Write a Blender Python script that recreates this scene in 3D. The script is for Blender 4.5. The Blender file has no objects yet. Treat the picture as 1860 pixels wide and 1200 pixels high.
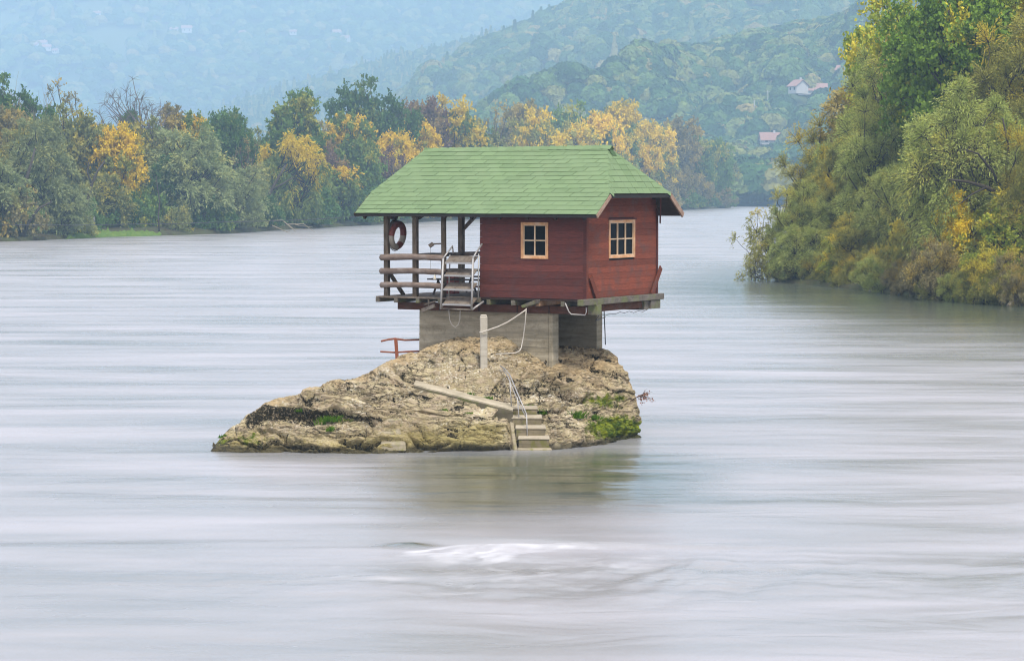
import bpy, math, random
import numpy as np
from mathutils import Matrix, Vector
R = math.radians
S = bpy.context.scene
COL = S.collection

# ------------------------------------------------------------------ camera
CAMH, FPX, HZ = 6.1, 4500.0, 343.0            # camera height, focal length in photo pixels, horizon row
cam = bpy.data.cameras.new('camera'); camo = bpy.data.objects.new('camera', cam); COL.objects.link(camo)
cam.sensor_width = 36.0; cam.lens = 36.0 * FPX / 1860.0
cam.clip_start = 0.5; cam.clip_end = 20000
camo.location = (0, 0, CAMH)
camo.rotation_euler = (R(90) - math.atan((600 - HZ) / FPX), 0, 0)
S.camera = camo

# ------------------------------------------------------------------ world, sun
SUN_EL, SUN_AZ = R(56), R(160)                # azimuth the light comes from, clockwise from +Y
w = bpy.data.worlds.new('World'); S.world = w; w.use_nodes = True
nt = w.node_tree; nt.nodes.clear()
out = nt.nodes.new('ShaderNodeOutputWorld'); bg = nt.nodes.new('ShaderNodeBackground')
sky = nt.nodes.new('ShaderNodeTexSky'); sky.sky_type = 'NISHITA'; sky.sun_disc = False
sky.sun_elevation = SUN_EL; sky.sun_rotation = SUN_AZ; sky.dust_density = 2.0
tc = nt.nodes.new('ShaderNodeTexCoord'); mp = nt.nodes.new('ShaderNodeMapping'); mp.inputs['Scale'].default_value = (1, 1, 3)
ns = nt.nodes.new('ShaderNodeTexNoise'); ns.inputs['Scale'].default_value = 2.2; ns.inputs['Detail'].default_value = 5
cr = nt.nodes.new('ShaderNodeValToRGB')
cr.color_ramp.elements[0].position = .3; cr.color_ramp.elements[0].color = (8.7, 8.45, 9.05, 1)
cr.color_ramp.elements[1].position = .7; cr.color_ramp.elements[1].color = (11.3, 10.95, 11.45, 1)
mx = nt.nodes.new('ShaderNodeMix'); mx.data_type = 'RGBA'; mx.inputs['Factor'].default_value = .86
L = nt.links.new
L(tc.outputs['Generated'], mp.inputs['Vector']); L(mp.outputs['Vector'], ns.inputs['Vector']); L(ns.outputs['Fac'], cr.inputs['Fac'])
L(sky.outputs['Color'], mx.inputs['A']); L(cr.outputs['Color'], mx.inputs['B'])
sx = nt.nodes.new('ShaderNodeSeparateXYZ'); gr = nt.nodes.new('ShaderNodeValToRGB'); ml = nt.nodes.new('ShaderNodeMix'); ml.data_type = 'RGBA'; ml.blend_type = 'MULTIPLY'; ml.inputs['Factor'].default_value = 1
L(tc.outputs['Generated'], sx.inputs[0]); L(sx.outputs['Z'], gr.inputs['Fac']); L(mx.outputs['Result'], ml.inputs['A']); L(gr.outputs['Color'], ml.inputs['B'])
gr.color_ramp.elements[0].color = (.98, .97, .98, 1); gr.color_ramp.elements[1].color = (1.12, 1.12, 1.12, 1)     # an overcast sky is about twice as bright overhead as at the horizon
L(ml.outputs['Result'], bg.inputs['Color']); L(bg.outputs['Background'], out.inputs['Surface'])
bg.inputs['Strength'].default_value = 0.117

sun = bpy.data.lights.new('sun', 'SUN'); suno = bpy.data.objects.new('sun', sun); COL.objects.link(suno)
sun.energy = 3.1; sun.angle = R(9); sun.color = (1.0, .93, .80)
d = Vector((math.sin(SUN_AZ) * math.cos(SUN_EL), math.cos(SUN_AZ) * math.cos(SUN_EL), math.sin(SUN_EL)))
suno.rotation_euler = d.to_track_quat('Z', 'Y').to_euler(); suno.location = (0, -20, 60)

S.view_settings.view_transform = 'Standard'; S.view_settings.look = 'None'
S.view_settings.exposure = 0.38; S.view_settings.gamma = 1.0; S.view_settings.use_curve_mapping = False
S.render.engine = 'CYCLES'
cy = S.cycles
cy.max_bounces = 6; cy.diffuse_bounces = 3; cy.glossy_bounces = 3; cy.transmission_bounces = 3; cy.transparent_max_bounces = 6
cy.pixel_filter_type = 'BLACKMAN_HARRIS'; cy.filter_width = 1.1
cy.volume_bounces = 2; cy.use_denoising = True; cy.sample_clamp_indirect = 6.0

# ------------------------------------------------------------------ numpy noise
def _hash(ix, iy, iz, seed):
    h = (ix.astype(np.int64) * 374761393 + iy.astype(np.int64) * 668265263 + iz.astype(np.int64) * 2147483647 + seed * 974711) & 0xffffffff
    h = ((h ^ (h >> 13)) * 1274126177) & 0xffffffff
    h = ((h ^ (h >> 16)) * 2246822519) & 0xffffffff
    return ((h ^ (h >> 15)) & 0xffffff) / float(0xffffff)
def vnoise(x, y, z=None, seed=0):
    x = np.asarray(x, float); y = np.asarray(y, float)
    z = np.zeros_like(x) if z is None else np.asarray(z, float)
    x, y, z = np.broadcast_arrays(x, y, z)
    ix, iy, iz = np.floor(x), np.floor(y), np.floor(z)
    fx, fy, fz = x - ix, y - iy, z - iz
    fx = fx*fx*fx*(fx*(fx*6-15)+10); fy = fy*fy*fy*(fy*(fy*6-15)+10); fz = fz*fz*fz*(fz*(fz*6-15)+10)
    def c(a, b, e): return _hash(ix+a, iy+b, iz+e, seed)
    x00 = c(0,0,0)*(1-fx)+c(1,0,0)*fx; x10 = c(0,1,0)*(1-fx)+c(1,1,0)*fx
    x01 = c(0,0,1)*(1-fx)+c(1,0,1)*fx; x11 = c(0,1,1)*(1-fx)+c(1,1,1)*fx
    return ((x00*(1-fy)+x10*fy)*(1-fz) + (x01*(1-fy)+x11*fy)*fz)*2-1
def fbm(x, y, z=None, octv=4, seed=0, gain=.5):
    s = 0; a = 1; t = 0
    z = np.zeros_like(np.asarray(x, float)) if z is None else z
    for o in range(octv):
        f = 2.03**o
        s = s + a*vnoise(np.asarray(x)*f+o*17.3, np.asarray(y)*f+o*9.1, np.asarray(z)*f+o*5.7, seed+o); t += a; a *= gain
    return s/t
def ridged(x, y, z=None, octv=4, seed=0):
    s = 0; a = 1; t = 0
    z = np.zeros_like(np.asarray(x, float)) if z is None else z
    for o in range(octv):
        f = 2.1**o
        s = s + a*(1-np.abs(vnoise(np.asarray(x)*f+o*7.3, np.asarray(y)*f+o*3.1, np.asarray(z)*f+o*5.7, seed+o)))**2; t += a; a *= .5
    return s/t

# ------------------------------------------------------------------ object helpers
MATW = {}
def world_m(o): return MATW.get(o.name, Matrix.Identity(4))
def tag(o, label=None, cat=None, group=None, kind=None):
    if label: o['label'] = label
    if cat: o['category'] = cat
    if group: o['group'] = group
    if kind: o['kind'] = kind
    return o
def thing(name, label, cat, loc=(0, 0, 0), rz=0.0, group=None):
    o = bpy.data.objects.new(name, None); COL.objects.link(o)
    o.empty_display_size = .3
    o.location = loc; o.rotation_euler = (0, 0, rz)
    MATW[o.name] = Matrix.Translation(loc) @ Matrix.Rotation(rz, 4, 'Z')
    return tag(o, label, cat, group)
def np_mesh(name, V, F, mat=None, smooth=False, fattr=None, vcol=None):
    V = np.asarray(V, np.float32); m = bpy.data.meshes.new(name)
    m.vertices.add(len(V)); m.vertices.foreach_set('co', V.ravel())
    if isinstance(F, np.ndarray):
        k = F.shape[1]; n = len(F)
        m.loops.add(n*k); m.loops.foreach_set('vertex_index', F.astype(np.int32).ravel())
        m.polygons.add(n); m.polygons.foreach_set('loop_start', np.arange(0, n*k, k, dtype=np.int32))
    else:
        tot = [len(f) for f in F]; n = len(F); flat = np.array([i for f in F for i in f], np.int32)
        m.loops.add(len(flat)); m.loops.foreach_set('vertex_index', flat)
        m.polygons.add(n); m.polygons.foreach_set('loop_start', np.concatenate([[0], np.cumsum(tot)[:-1]]).astype(np.int32))
    m.polygons.foreach_set('use_smooth', np.full(len(m.polygons), bool(smooth)))
    for k_, a in (fattr or {}).items():
        at = m.attributes.new(k_, 'FLOAT', 'FACE'); at.data.foreach_set('value', np.asarray(a, np.float32))
    for k_, a in (vcol or {}).items():
        at = m.attributes.new(k_, 'FLOAT', 'POINT'); at.data.foreach_set('value', np.asarray(a, np.float32))
    m.update(calc_edges=True)
    if mat: m.materials.append(mat)
    return m
def put(name, mesh, parent=None, loc=None):
    o = bpy.data.objects.new(name, mesh); COL.objects.link(o)
    if parent is not None:
        o.parent = parent; MATW[o.name] = world_m(parent)
    if loc is not None: o.location = loc; MATW[o.name] = Matrix.Translation(loc)
    return o

class MB:
    def __init__(self, frame=None): self.v = []; self.f = []; self.r = []; self.frame = frame; self.k = 0.0
    def add(self, vs, fs):
        b = len(self.v); self.v += [tuple(p) for p in vs]; self.f += [tuple(b+i for i in f) for f in fs]; self.r += [self.k]*len(fs); return self
    def hexa(self, p):   # 8 corners: bottom 4 ccw, top 4 ccw
        return self.add(p, [(3,2,1,0),(4,5,6,7),(0,1,5,4),(1,2,6,5),(2,3,7,6),(3,0,4,7)])
    def box(self, x0, x1, y0, y1, z0, z1):
        if x0 > x1: x0, x1 = x1, x0
        if y0 > y1: y0, y1 = y1, y0
        if z0 > z1: z0, z1 = z1, z0
        return self.hexa([(x0,y0,z0),(x1,y0,z0),(x1,y1,z0),(x0,y1,z0),(x0,y0,z1),(x1,y0,z1),(x1,y1,z1),(x0,y1,z1)])
    def bar(self, a, b, w, h, up=(0,0,1), taper=1.0):
        a = Vector(a); b = Vector(b); d = (b-a).normalized(); u = Vector(up)
        s = d.cross(u)
        if s.length < 1e-4: s = d.cross(Vector((0,1,0)))
        s.normalize(); t = s.cross(d).normalized()
        q = []
        for p, k in ((a, 1), (b, taper)):
            for i, j in ((-1,-1),(1,-1),(1,1),(-1,1)): q.append(p + s*(i*w/2*k) + t*(j*h/2*k))
        return self.add(q, [(0,1,2,3),(7,6,5,4),(1,0,4,5),(2,1,5,6),(3,2,6,7),(0,3,7,4)])
    def tube(self, pts, r, n=8, cap=True, wob=0.0, seed=0):
        rs = r if hasattr(r, '__len__') else [r]*len(pts)
        P = [Vector(p) for p in pts]; rnd = random.Random(seed); b = len(self.v); vs = []; fs = []
        ref = None
        for i, p in enumerate(P):
            d = (P[min(i+1, len(P)-1)] - P[max(i-1, 0)])
            d = d.normalized() if d.length > 1e-9 else Vector((0,0,1))
            if ref is None:
                ref = Vector((0,0,1)) if abs(d.z) < .9 else Vector((1,0,0))
            s = d.cross(ref).normalized(); t = s.cross(d).normalized(); ref = t
            for k in range(n):
                a = 2*math.pi*k/n; rr = rs[i]*(1+wob*(rnd.random()-.5))
                vs.append(p + s*math.cos(a)*rr + t*math.sin(a)*rr)
        for i in range(len(P)-1):
            for k in range(n):
                k2 = (k+1) % n; fs.append((i*n+k, i*n+k2, (i+1)*n+k2, (i+1)*n+k))
        if cap:
            fs.append(tuple(range(n-1, -1, -1))); fs.append(tuple((len(P)-1)*n+k for k in range(n)))
        return self.add(vs, fs)
    def build(self, name, mat, parent=None, origin=None, smooth=False, bevel=0.0, label=None):
        V = [Vector(self.frame(*p)) if self.frame else Vector(p) for p in self.v]
        if parent is not None:
            inv = world_m(parent).inverted(); V = [inv @ p for p in V]
        elif origin is not None:
            V = [p - Vector(origin) for p in V]
        m = np_mesh(name, np.array([tuple(p) for p in V]), self.f, mat, smooth, {'rnd': self.r})
        o = put(name, m, parent, origin if parent is None else None)
        if bevel > 0:
            md = o.modifiers.new('bevel', 'BEVEL'); md.width = bevel; md.segments = 1; md.limit_method = 'ANGLE'
        if label: o['label'] = label
        return o

def at(px, py, Y):                     # a photo pixel at a chosen distance, as a place in the world
    return ((px-930.0)*Y/FPX, Y, CAMH-(py-HZ)*Y/FPX)

# ------------------------------------------------------------------ material helpers
def new_mat(name):
    m = bpy.data.materials.new(name); m.use_nodes = True; nt = m.node_tree; nt.nodes.clear()
    o = nt.nodes.new('ShaderNodeOutputMaterial'); return m, nt, o
class N:
    def __init__(s, nt): s.nt = nt
    def n(s, t, **kw):
        nd = s.nt.nodes.new(t)
        for k, v in kw.items(): setattr(nd, k, v)
        return nd
    def l(s, a, b): s.nt.links.new(a, b)
    def coord(s, kind='Object', scale=(1,1,1), rot=(0,0,0)):
        t = s.n('ShaderNodeTexCoord'); m = s.n('ShaderNodeMapping'); m.inputs['Scale'].default_value = scale; m.inputs['Rotation'].default_value = rot
        s.l(t.outputs[kind], m.inputs['Vector']); return m.outputs['Vector']
    def noise(s, vec, scale, detail=4, rough=.55, dist=0.0):
        t = s.n('ShaderNodeTexNoise'); t.inputs['Scale'].default_value = scale; t.inputs['Detail'].default_value = detail
        t.inputs['Roughness'].default_value = rough; t.inputs['Distortion'].default_value = dist
        if vec is not None: s.l(vec, t.inputs['Vector'])
        return t.outputs['Fac']
    def ramp(s, fac, stops, interp='LINEAR'):
        r = s.n('ShaderNodeValToRGB'); r.color_ramp.interpolation = interp; e = r.color_ramp.elements
        while len(e) < len(stops): e.new(.5)
        for i, (p, c) in enumerate(stops):
            e[i].position = p; e[i].color = (c, c, c, 1) if not hasattr(c, '__len__') else (*c, 1)
        s.l(fac, r.inputs['Fac']); return r.outputs['Color']
    def mix(s, fac, a, b, mode='MIX'):
        m = s.n('ShaderNodeMix', data_type='RGBA', blend_type=mode)
        for sock, v in ((m.inputs['Factor'], fac), (m.inputs['A'], a), (m.inputs['B'], b)):
            if hasattr(v, 'is_output') or hasattr(v, 'links'): s.l(v, sock)
            elif hasattr(v, '__len__'): sock.default_value = (*v, 1)
            else: sock.default_value = v
        return m.outputs['Result']
    def math(s, op, a, b=0.0, c=None):
        m = s.n('ShaderNodeMath', operation=op)
        for i, v in enumerate((a, b) if c is None else (a, b, c)):
            if hasattr(v, 'links'): s.l(v, m.inputs[i])
            else: m.inputs[i].default_value = v
        return m.outputs[0]
    def attr(s, name): a = s.n('ShaderNodeAttribute', attribute_name=name); return a.outputs['Fac']
    def bump(s, h, strength=.5, dist=.02, normal=None):
        b = s.n('ShaderNodeBump'); b.inputs['Strength'].default_value = strength; b.inputs['Distance'].default_value = dist
        s.l(h, b.inputs['Height'])
        if normal is not None: s.l(normal, b.inputs['Normal'])
        return b.outputs['Normal']
    def principled(s, out, col, rough=.7, normal=None, metal=0.0, spec=.5):
        p = s.n('ShaderNodeBsdfPrincipled')
        for k, v in (('Base Color', col), ('Roughness', rough), ('Metallic', metal), ('Specular IOR Level', spec)):
            if hasattr(v, 'links'): s.l(v, p.inputs[k])
            elif hasattr(v, '__len__'): p.inputs[k].default_value = (*v, 1)
            else: p.inputs[k].default_value = v
        if normal is not None: s.l(normal, p.inputs['Normal'])
        s.l(p.outputs['BSDF'], out.inputs['Surface']); return p

def wood(name, c0, c1, rough=.8, grain=(1, 1, 1), stain=None, amt=.5, scale=7.0, bumpd=.006):
    m, nt, o = new_mat(name); s = N(nt)
    g = s.noise(s.coord('Object', grain), scale, 6, .65, .6)
    col = s.mix(s.ramp(g, [(.32, 0), (.68, 1)]), c0, c1)
    r = s.attr('rnd'); col = s.mix(.8, col, s.mix(r, (.66,.64,.64), (1.28,1.24,1.2)), 'MULTIPLY')
    if stain:
        st = s.ramp(s.noise(s.coord('Object', (1.6, 1.6, 1.6)), 1.7, 5, .6), [(.48, 0), (.68, amt)])
        col = s.mix(st, col, stain)
    f = s.noise(s.coord('Object', tuple(k*3 for k in grain)), scale*3, 3, .6)
    s.principled(o, col, rough, s.bump(s.math('ADD', g, f), .8, bumpd*1.4), spec=.25); return m
def flat(name, c, rough=.6, metal=0.0, var=.25, scale=12):
    m, nt, o = new_mat(name); s = N(nt)
    g = s.noise(s.coord('Object'), scale, 4, .6)
    s.principled(o, s.mix(g, tuple(k*(1-var) for k in c), tuple(min(1, k*(1+var)) for k in c)), rough, s.bump(g, .3, .004), metal); return m
# ================================================================== WATER
def mat_water():
    m, nt, o = new_mat('river_water'); s = N(nt)
    tcn = s.n('ShaderNodeTexCoord')
    def co(sc, rz=0):
        mp = s.n('ShaderNodeMapping'); mp.inputs['Scale'].default_value = sc; mp.inputs['Rotation'].default_value = (0, 0, rz)
        s.l(tcn.outputs['Object'], mp.inputs['Vector']); return mp.outputs['Vector']
    big = s.noise(co((.02, .05, 1), .1), 1.0, 3, .5)
    n1 = s.noise(co((.085, .24, 1), .05), 1.0, 2, .5, 1.0)
    n2 = s.noise(co((.34, .72, 1), -.16), 1.0, 2, .5, 1.1)
    n3 = s.noise(co((1.2, 2.4, 1), .1), 1.0, 3, .6, .8)
    chop = s.attr('chop'); gate = s.math('MULTIPLY', s.ramp(big, [(.40, .12), (.62, 1.0)]), s.math('ADD', s.math('MULTIPLY', chop, .9), .45))
    h = s.math('ADD', s.math('MULTIPLY', n1, s.math('ADD', s.math('MULTIPLY', chop, .30), .50)), s.math('MULTIPLY', s.math('MULTIPLY', n2, .26), gate))
    h = s.math('ADD', h, s.math('MULTIPLY', s.math('MULTIPLY', n3, .04), gate))
    bmp = s.bump(h, 1.0, .20)
    foam = s.attr('foam')
    fn = s.noise(co((1.3, 4.5, 1), .12), 1.0, 6, .65, 1.2)
    fm = s.ramp(s.math('ADD', foam, s.math('MULTIPLY', s.math('SUBTRACT', fn, .5), .55)), [(.08, 0), (1.5, .55)])
    milky = s.noise(co((.07, .3, 1), .02), 1.0, 4, .6)
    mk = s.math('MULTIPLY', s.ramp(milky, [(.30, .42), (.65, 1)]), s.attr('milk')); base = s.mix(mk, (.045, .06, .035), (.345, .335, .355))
    col = s.mix(fm, base, (.84, .84, .88))
    rough = s.mix(fm, s.mix(mk, (.13, .13, .13), (.36, .36, .36)), (.7, .7, .7))
    p = s.principled(o, col, rough, bmp, spec=.5); p.inputs['IOR'].default_value = 1.333
    return m
def build_water():
    xs = np.concatenate([[-4300,-2500,-1400,-800,-450,-260,-160,-100,-60,-40,-30,-24,-20,-17], np.arange(-15, 15.01, .07), [16,17,18,19,20,21,22,23,24,25.5,27,29,31,34,38,44,52,60,80,100,160,260,450,800,1400,2500,4300]])
    ys = np.concatenate([[-240,-100,-40,0,15,25,31,34], np.arange(35.5, 60, .06), np.array([60.3,61,62,64,67,70,75,82,90,100,115,130,150,180,220,280,360,480,700,1000,1500,2200,3200,4400,5600,6400])])
    X, Y = np.meshgrid(xs, ys)
    fade = np.clip(1-np.abs(X)/15, 0, 1)*np.clip((Y-35.5)/4, 0, 1)*np.clip((60-Y)/5, 0, 1)
    fade = np.clip(fade*3, 0, 1)
    # standing wave over a sunken rock, and the tongues of disturbed water downstream of it
    yc = 41.6 + .05*(X+1) + .12*np.sin(X*.9)
    env = np.exp(-((X-.4)/3.0)**2)
    Z = .10*env*np.exp(-((Y-yc-.25)/.35)**2) - .07*env*np.exp(-((Y-yc-.9)/.45)**2) + .03*env*np.exp(-((Y-yc+.6)/.4)**2)
    Z = Z + .08*np.exp(-((X+1.75)/.42)**2-((Y-42.25)/.30)**2) - .06*np.exp(-((X+1.6)/.5)**2-((Y-41.7)/.25)**2)
    turb = np.clip(np.exp(-((X-2.0)/6.5)**2)*np.clip((42.5-Y)/2.5, 0, 1), 0, 1)
    Z = Z + turb*(.07*fbm((X-.4*Y)*1.3, Y*.5, octv=4, seed=5)+.05*fbm(X*.5+Y*.3, Y*1.0, octv=3, seed=15))
    Z = Z + .022*fbm(X*.35, Y*1.3, octv=4, seed=3)*(.5+.5*fbm(X*.06, Y*.1, seed=9, octv=2))
    Z = Z*fade
    wx = .9*fbm(X*.8, Y*1.2, octv=4, seed=61); wy = .35*fbm(X*.9, Y*1.1, octv=4, seed=62); XW = X+wx; YW = Y+wy
    fib = np.clip(.5+1.5*fbm((XW-.5*YW)*3.2, YW*1.5, octv=4, seed=63), .05, 1.3)
    foam = .95*np.exp(-((XW+.7+.5*(YW-41))/1.0)**2)*np.exp(-((YW-41.1)/.62)**2)*fib
    foam = np.maximum(foam, .8*np.exp(-((XW+.2)/1.3)**2)*np.exp(-((YW-41.75)/.16)**2)*(.4+.6*fib))
    foam = np.maximum(foam, .55*np.exp(-((XW-1.2)/2.1)**2)*np.exp(-((YW-yc-.35)/.16)**2)*fib)
    foam = np.maximum(foam, .22*np.clip(fib-.35, 0, 1)*np.exp(-((XW-.6)/3.6)**2)*np.exp(-((YW-39.2)/1.9)**2)*1.6)
    for fx, fy, a in ((-1.95, 38.6, .3), (-.95, 37.3, .28), (-1.3, 40.3, .2), (-.2, 39.6, .2), (.8, 38.2, .15)):
        foam = np.maximum(foam, a*np.exp(-((X-fx-(Y-fy)*.8)/.5)**2-((Y-fy)/.22)**2))
    foam = foam*np.clip(fade*1.5, 0, 1)
    lee = np.exp(-((X-.8+.6*fbm(X*.3, Y*.5, octv=2, seed=71))/3.3)**4-((Y-52.3+1.2*fbm(X*.4, Y*.3, octv=2, seed=72))/5.2)**4); chop = 1-.45*lee
    rb = 15-(Y-60)*.0 + .12*np.maximum(60-Y, 0)
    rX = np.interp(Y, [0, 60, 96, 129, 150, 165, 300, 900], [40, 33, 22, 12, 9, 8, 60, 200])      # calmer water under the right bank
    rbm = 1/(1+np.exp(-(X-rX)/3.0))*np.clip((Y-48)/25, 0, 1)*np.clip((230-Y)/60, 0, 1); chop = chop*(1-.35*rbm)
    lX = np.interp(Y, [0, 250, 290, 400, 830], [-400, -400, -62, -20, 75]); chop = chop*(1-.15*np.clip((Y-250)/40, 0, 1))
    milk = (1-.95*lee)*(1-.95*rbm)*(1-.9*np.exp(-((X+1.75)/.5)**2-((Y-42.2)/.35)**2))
    chop = chop*(1-.72/(1+np.exp((X+1.5+.10*(Y-45))/2.5)))*(1-.45*np.clip((Y-70)/60, 0, 1))
    ny, nx = X.shape
    idx = np.arange(ny*nx).reshape(ny, nx)
    F = np.stack([idx[:-1,:-1], idx[:-1,1:], idx[1:,1:], idx[1:,:-1]], -1).reshape(-1, 4)
    V = np.stack([X, Y, Z], -1).reshape(-1, 3)
    o = put('river', np_mesh('river', V, F, mat_water(), True, vcol={'foam': foam.ravel(), 'chop': chop.ravel(), 'milk': milk.ravel()}))
    tag(o, kind='structure')
build_water()

def mat_ground(name, c1, c2, c3, sc=.4):
    m, nt, o = new_mat(name); s = N(nt)
    a = s.noise(s.coord('Object'), sc, 6, .6); b = s.noise(s.coord('Object'), sc*9, 4, .6)
    col = s.mix(s.ramp(a, [(.4, 0), (.6, 1)]), c1, c2); col = s.mix(s.ramp(b, [(.5, 0), (.7, .7)]), col, c3)
    s.principled(o, col, .95, s.bump(b, .7, .1), spec=.1); return m
M_BANK = mat_ground('bank_soil', (.045,.04,.022), (.06,.07,.025), (.10,.085,.05))
M_GRASS = mat_ground('bank_grass', (.07,.14,.02), (.11,.18,.03), (.15,.14,.05), 1.6)
M_BED = mat_ground('river_bed_silt', (.07,.07,.05), (.1,.09,.06), (.05,.05,.04))
bed = MB(); bed.add([(-4350,-250,-3),(4350,-250,-3),(4350,6450,-3),(-4350,6450,-3)], [(0,1,2,3)])
tag(bed.build('river_bed', M_BED), kind='structure')

# ------------------------------------------------------------------ banks
LSH = [(-1100, 480), (-300, 452), (-60, 441), (60, 437), (120, 434), (200, 430), (330, 427), (420, 424), (480, 420), (560, 415), (650, 410), (870, 397.5), (1240, 381.5), (1330, 377.5)]
LSHW = [at(px, y, 27450.0/(y-HZ)) for px, y in LSH]
LPX = [a[0] for a in LSH]; LY = [a[1] for a in LSHW]
def left_shore_Y(px): return float(np.interp(px, LPX, LY))
def bank_sheet(name, shore, inland, rise, mat, n=28, seed=1):
    sx = []; # resample the shoreline
    P = np.array([(a[0], a[1]) for a in shore]); seg = np.r_[0, np.cumsum(np.hypot(*np.diff(P, axis=0).T))]
    t = np.linspace(0, seg[-1], 240); X = np.interp(t, seg, P[:,0]); Y = np.interp(t, seg, P[:,1])
    q = np.linspace(0, 1, n)**1.8
    dx, dy = inland; ln = math.hypot(dx, dy)
    XX = X[None,:] + q[:,None]*dx; YY = Y[None,:] + q[:,None]*dy
    jit = .8*fbm(t*.15, t*0, octv=4, seed=seed)
    XX = XX + jit[None,:]*dx/ln; YY = YY + jit[None,:]*dy/ln
    D = q[:,None]*ln
    Z = rise(D) + .25*fbm(XX*.2, YY*.2, octv=4, seed=seed+3)*np.clip(D/3, 0, 1)
    Z[0] = -.8
    V = np.stack([XX, YY, Z], -1).reshape(-1, 3); nn = len(t)
    idx = np.arange(n*nn).reshape(n, nn)
    F = np.stack([idx[:-1,:-1], idx[:-1,1:], idx[1:,1:], idx[1:,:-1]], -1).reshape(-1, 4)
    if (V[F[len(F)//2]][1]-V[F[len(F)//2]][0])[0]*(V[F[len(F)//2]][2]-V[F[len(F)//2]][0])[1] < 0: F = F[:, ::-1]
    return tag(put(name, np_mesh(name, V, F, mat, True)), kind='structure')
def left_rise(D): return .25 + .7*np.clip(D/4, 0, 1) + 6.5*np.clip((D-8)/45, 0, 1) + .03*D
left_bank = bank_sheet('left_bank', LSHW, (-150, 200), left_rise, M_BANK, seed=2)
RSHW = [(30.5, 96), (27.5, 118), (26.4, 129), (24.2, 133), (22.6, 141), (20.6, 153), (18.2, 161), (17.0, 170), (18.5, 182), (26, 205), (48, 250), (110, 330), (230, 470)]
def right_rise(D): return .1 + .25*np.clip(D/2, 0, 1) + .05*D + .42*np.maximum(D-4, 0)*np.exp(-D/130)
right_bank = bank_sheet('right_bank', RSHW, (110, 25), right_rise, M_BANK, seed=7)
# grassy ledge at the far left water's edge
gr = MB(); pts = []; rgr = random.Random(8)
for i in range(41):
    px = 118 + i*(292-118)/40.0; Yf = left_shore_Y(px) - 1.2; Yb = Yf + 9 + 5*math.sin(math.pi*i/40)
    f = at(px, 0, Yf)[0]; b = at(px, 0, Yb)[0]
    e = math.sin(math.pi*i/40)**.4
    gr.add([(f, Yf+rgr.uniform(-.5, .5), .02), (f, Yf+1.2+rgr.uniform(-.5, .5), .25+.25*e+rgr.uniform(-.1, .1)), (b, Yb, .5+.9*e+rgr.uniform(-.15, .25))], [])
for i in range(40):
    for k in range(2): gr.f.append((i*3+k, (i+1)*3+k, (i+1)*3+k+1, i*3+k+1)); gr.r.append(0)
tag(gr.build('grass_bank', M_GRASS, smooth=True), kind='structure')

# ================================================================== TREES (prototype meshes)
def leaf_mat(name, c1, c2, acc=None, acc_amt=.0, hbias=0.0, trans=.22):
    """c1..c2 vary from clump to clump; acc is the autumn colour some clumps have turned"""
    m, nt, o = new_mat(name); s = N(nt)
    t = s.attr('tint'); cl = s.attr('clump'); hg = s.attr('hgt')
    col = s.mix(t, c1, c2)
    if acc:
        v = s.math('ADD', s.math('MULTIPLY', cl, .8), s.math('MULTIPLY', hg, hbias))
        v = s.math('ADD', v, s.math('MULTIPLY', t, .25))
        thr = 1.0 - acc_amt + hbias*.5
        col = s.mix(s.ramp(s.math('SUBTRACT', v, thr-.5), [(.38, 0), (.56, 1)]), col, acc)
    oi = s.n('ShaderNodeObjectInfo')
    col = s.mix(1.0, col, s.mix(oi.outputs['Random'], (.86,.86,.86), (1.12,1.12,1.1)), 'MULTIPLY')
    dn = s.n('ShaderNodeBsdfDiffuse'); tn = s.n('ShaderNodeBsdfTranslucent'); ms = s.n('ShaderNodeMixShader'); ms.inputs[0].default_value = trans
    s.l(col, dn.inputs['Color']); s.l(col, tn.inputs['Color']); s.l(dn.outputs[0], ms.inputs[1]); s.l(tn.outputs[0], ms.inputs[2]); s.l(ms.outputs[0], o.inputs['Surface'])
    return m
def bark_mat(name, a, b):
    m, nt, o = new_mat(name); s = N(nt)
    g = s.noise(s.coord('Object', (3, 3, .6)), 2.5, 5, .65)
    s.principled(o, s.mix(g, a, b), .95, s.bump(g, .8, .05), spec=.1); return m
M_BARK = bark_mat('bark', (.035,.03,.024), (.09,.075,.06))
M_BARKP = bark_mat('bark_pale', (.2,.17,.12), (.34,.30,.22))

def unit(v): return v/np.maximum(np.linalg.norm(v, axis=-1, keepdims=True), 1e-9)
def tubes_np(paths, radii, n=5):
    Vs = []; Fs = []; b = 0; ang = np.arange(n)*2*np.pi/n
    for P, r in zip(paths, radii):
        P = np.asarray(P, float); k = len(P); T = unit(np.gradient(P, axis=0))
        ref = np.where(np.abs(T[:, 2:3]) > .9, np.array([[1., 0, 0]]), np.array([[0, 0, 1.]]))
        s = unit(np.cross(T, ref)); t = np.cross(s, T)
        ring = P[:,None,:] + (np.cos(ang)[None,:,None]*s[:,None,:] + np.sin(ang)[None,:,None]*t[:,None,:])*np.asarray(r)[:,None,None]
        Vs.append(ring.reshape(-1, 3)); i = np.arange(k-1)[:,None]*n; j = np.arange(n)[None,:]; j2 = (j+1) % n
        Fs.append((np.stack([i+j, i+j2, i+n+j2, i+n+j], -1).reshape(-1, 4))+b); b += k*n
    return np.concatenate(Vs), np.concatenate(Fs)
def curve(a, b, bend, k, rng):
    a = np.asarray(a, float); b = np.asarray(b, float); t = np.linspace(0, 1, k)[:, None]
    mid = (a+b)/2 + np.asarray(bend)
    P = (1-t)**2*a + 2*t*(1-t)*mid + t**2*b
    P[1:-1] += rng.normal(0, np.linalg.norm(b-a)*.018, (k-2, 3)); return P
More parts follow.
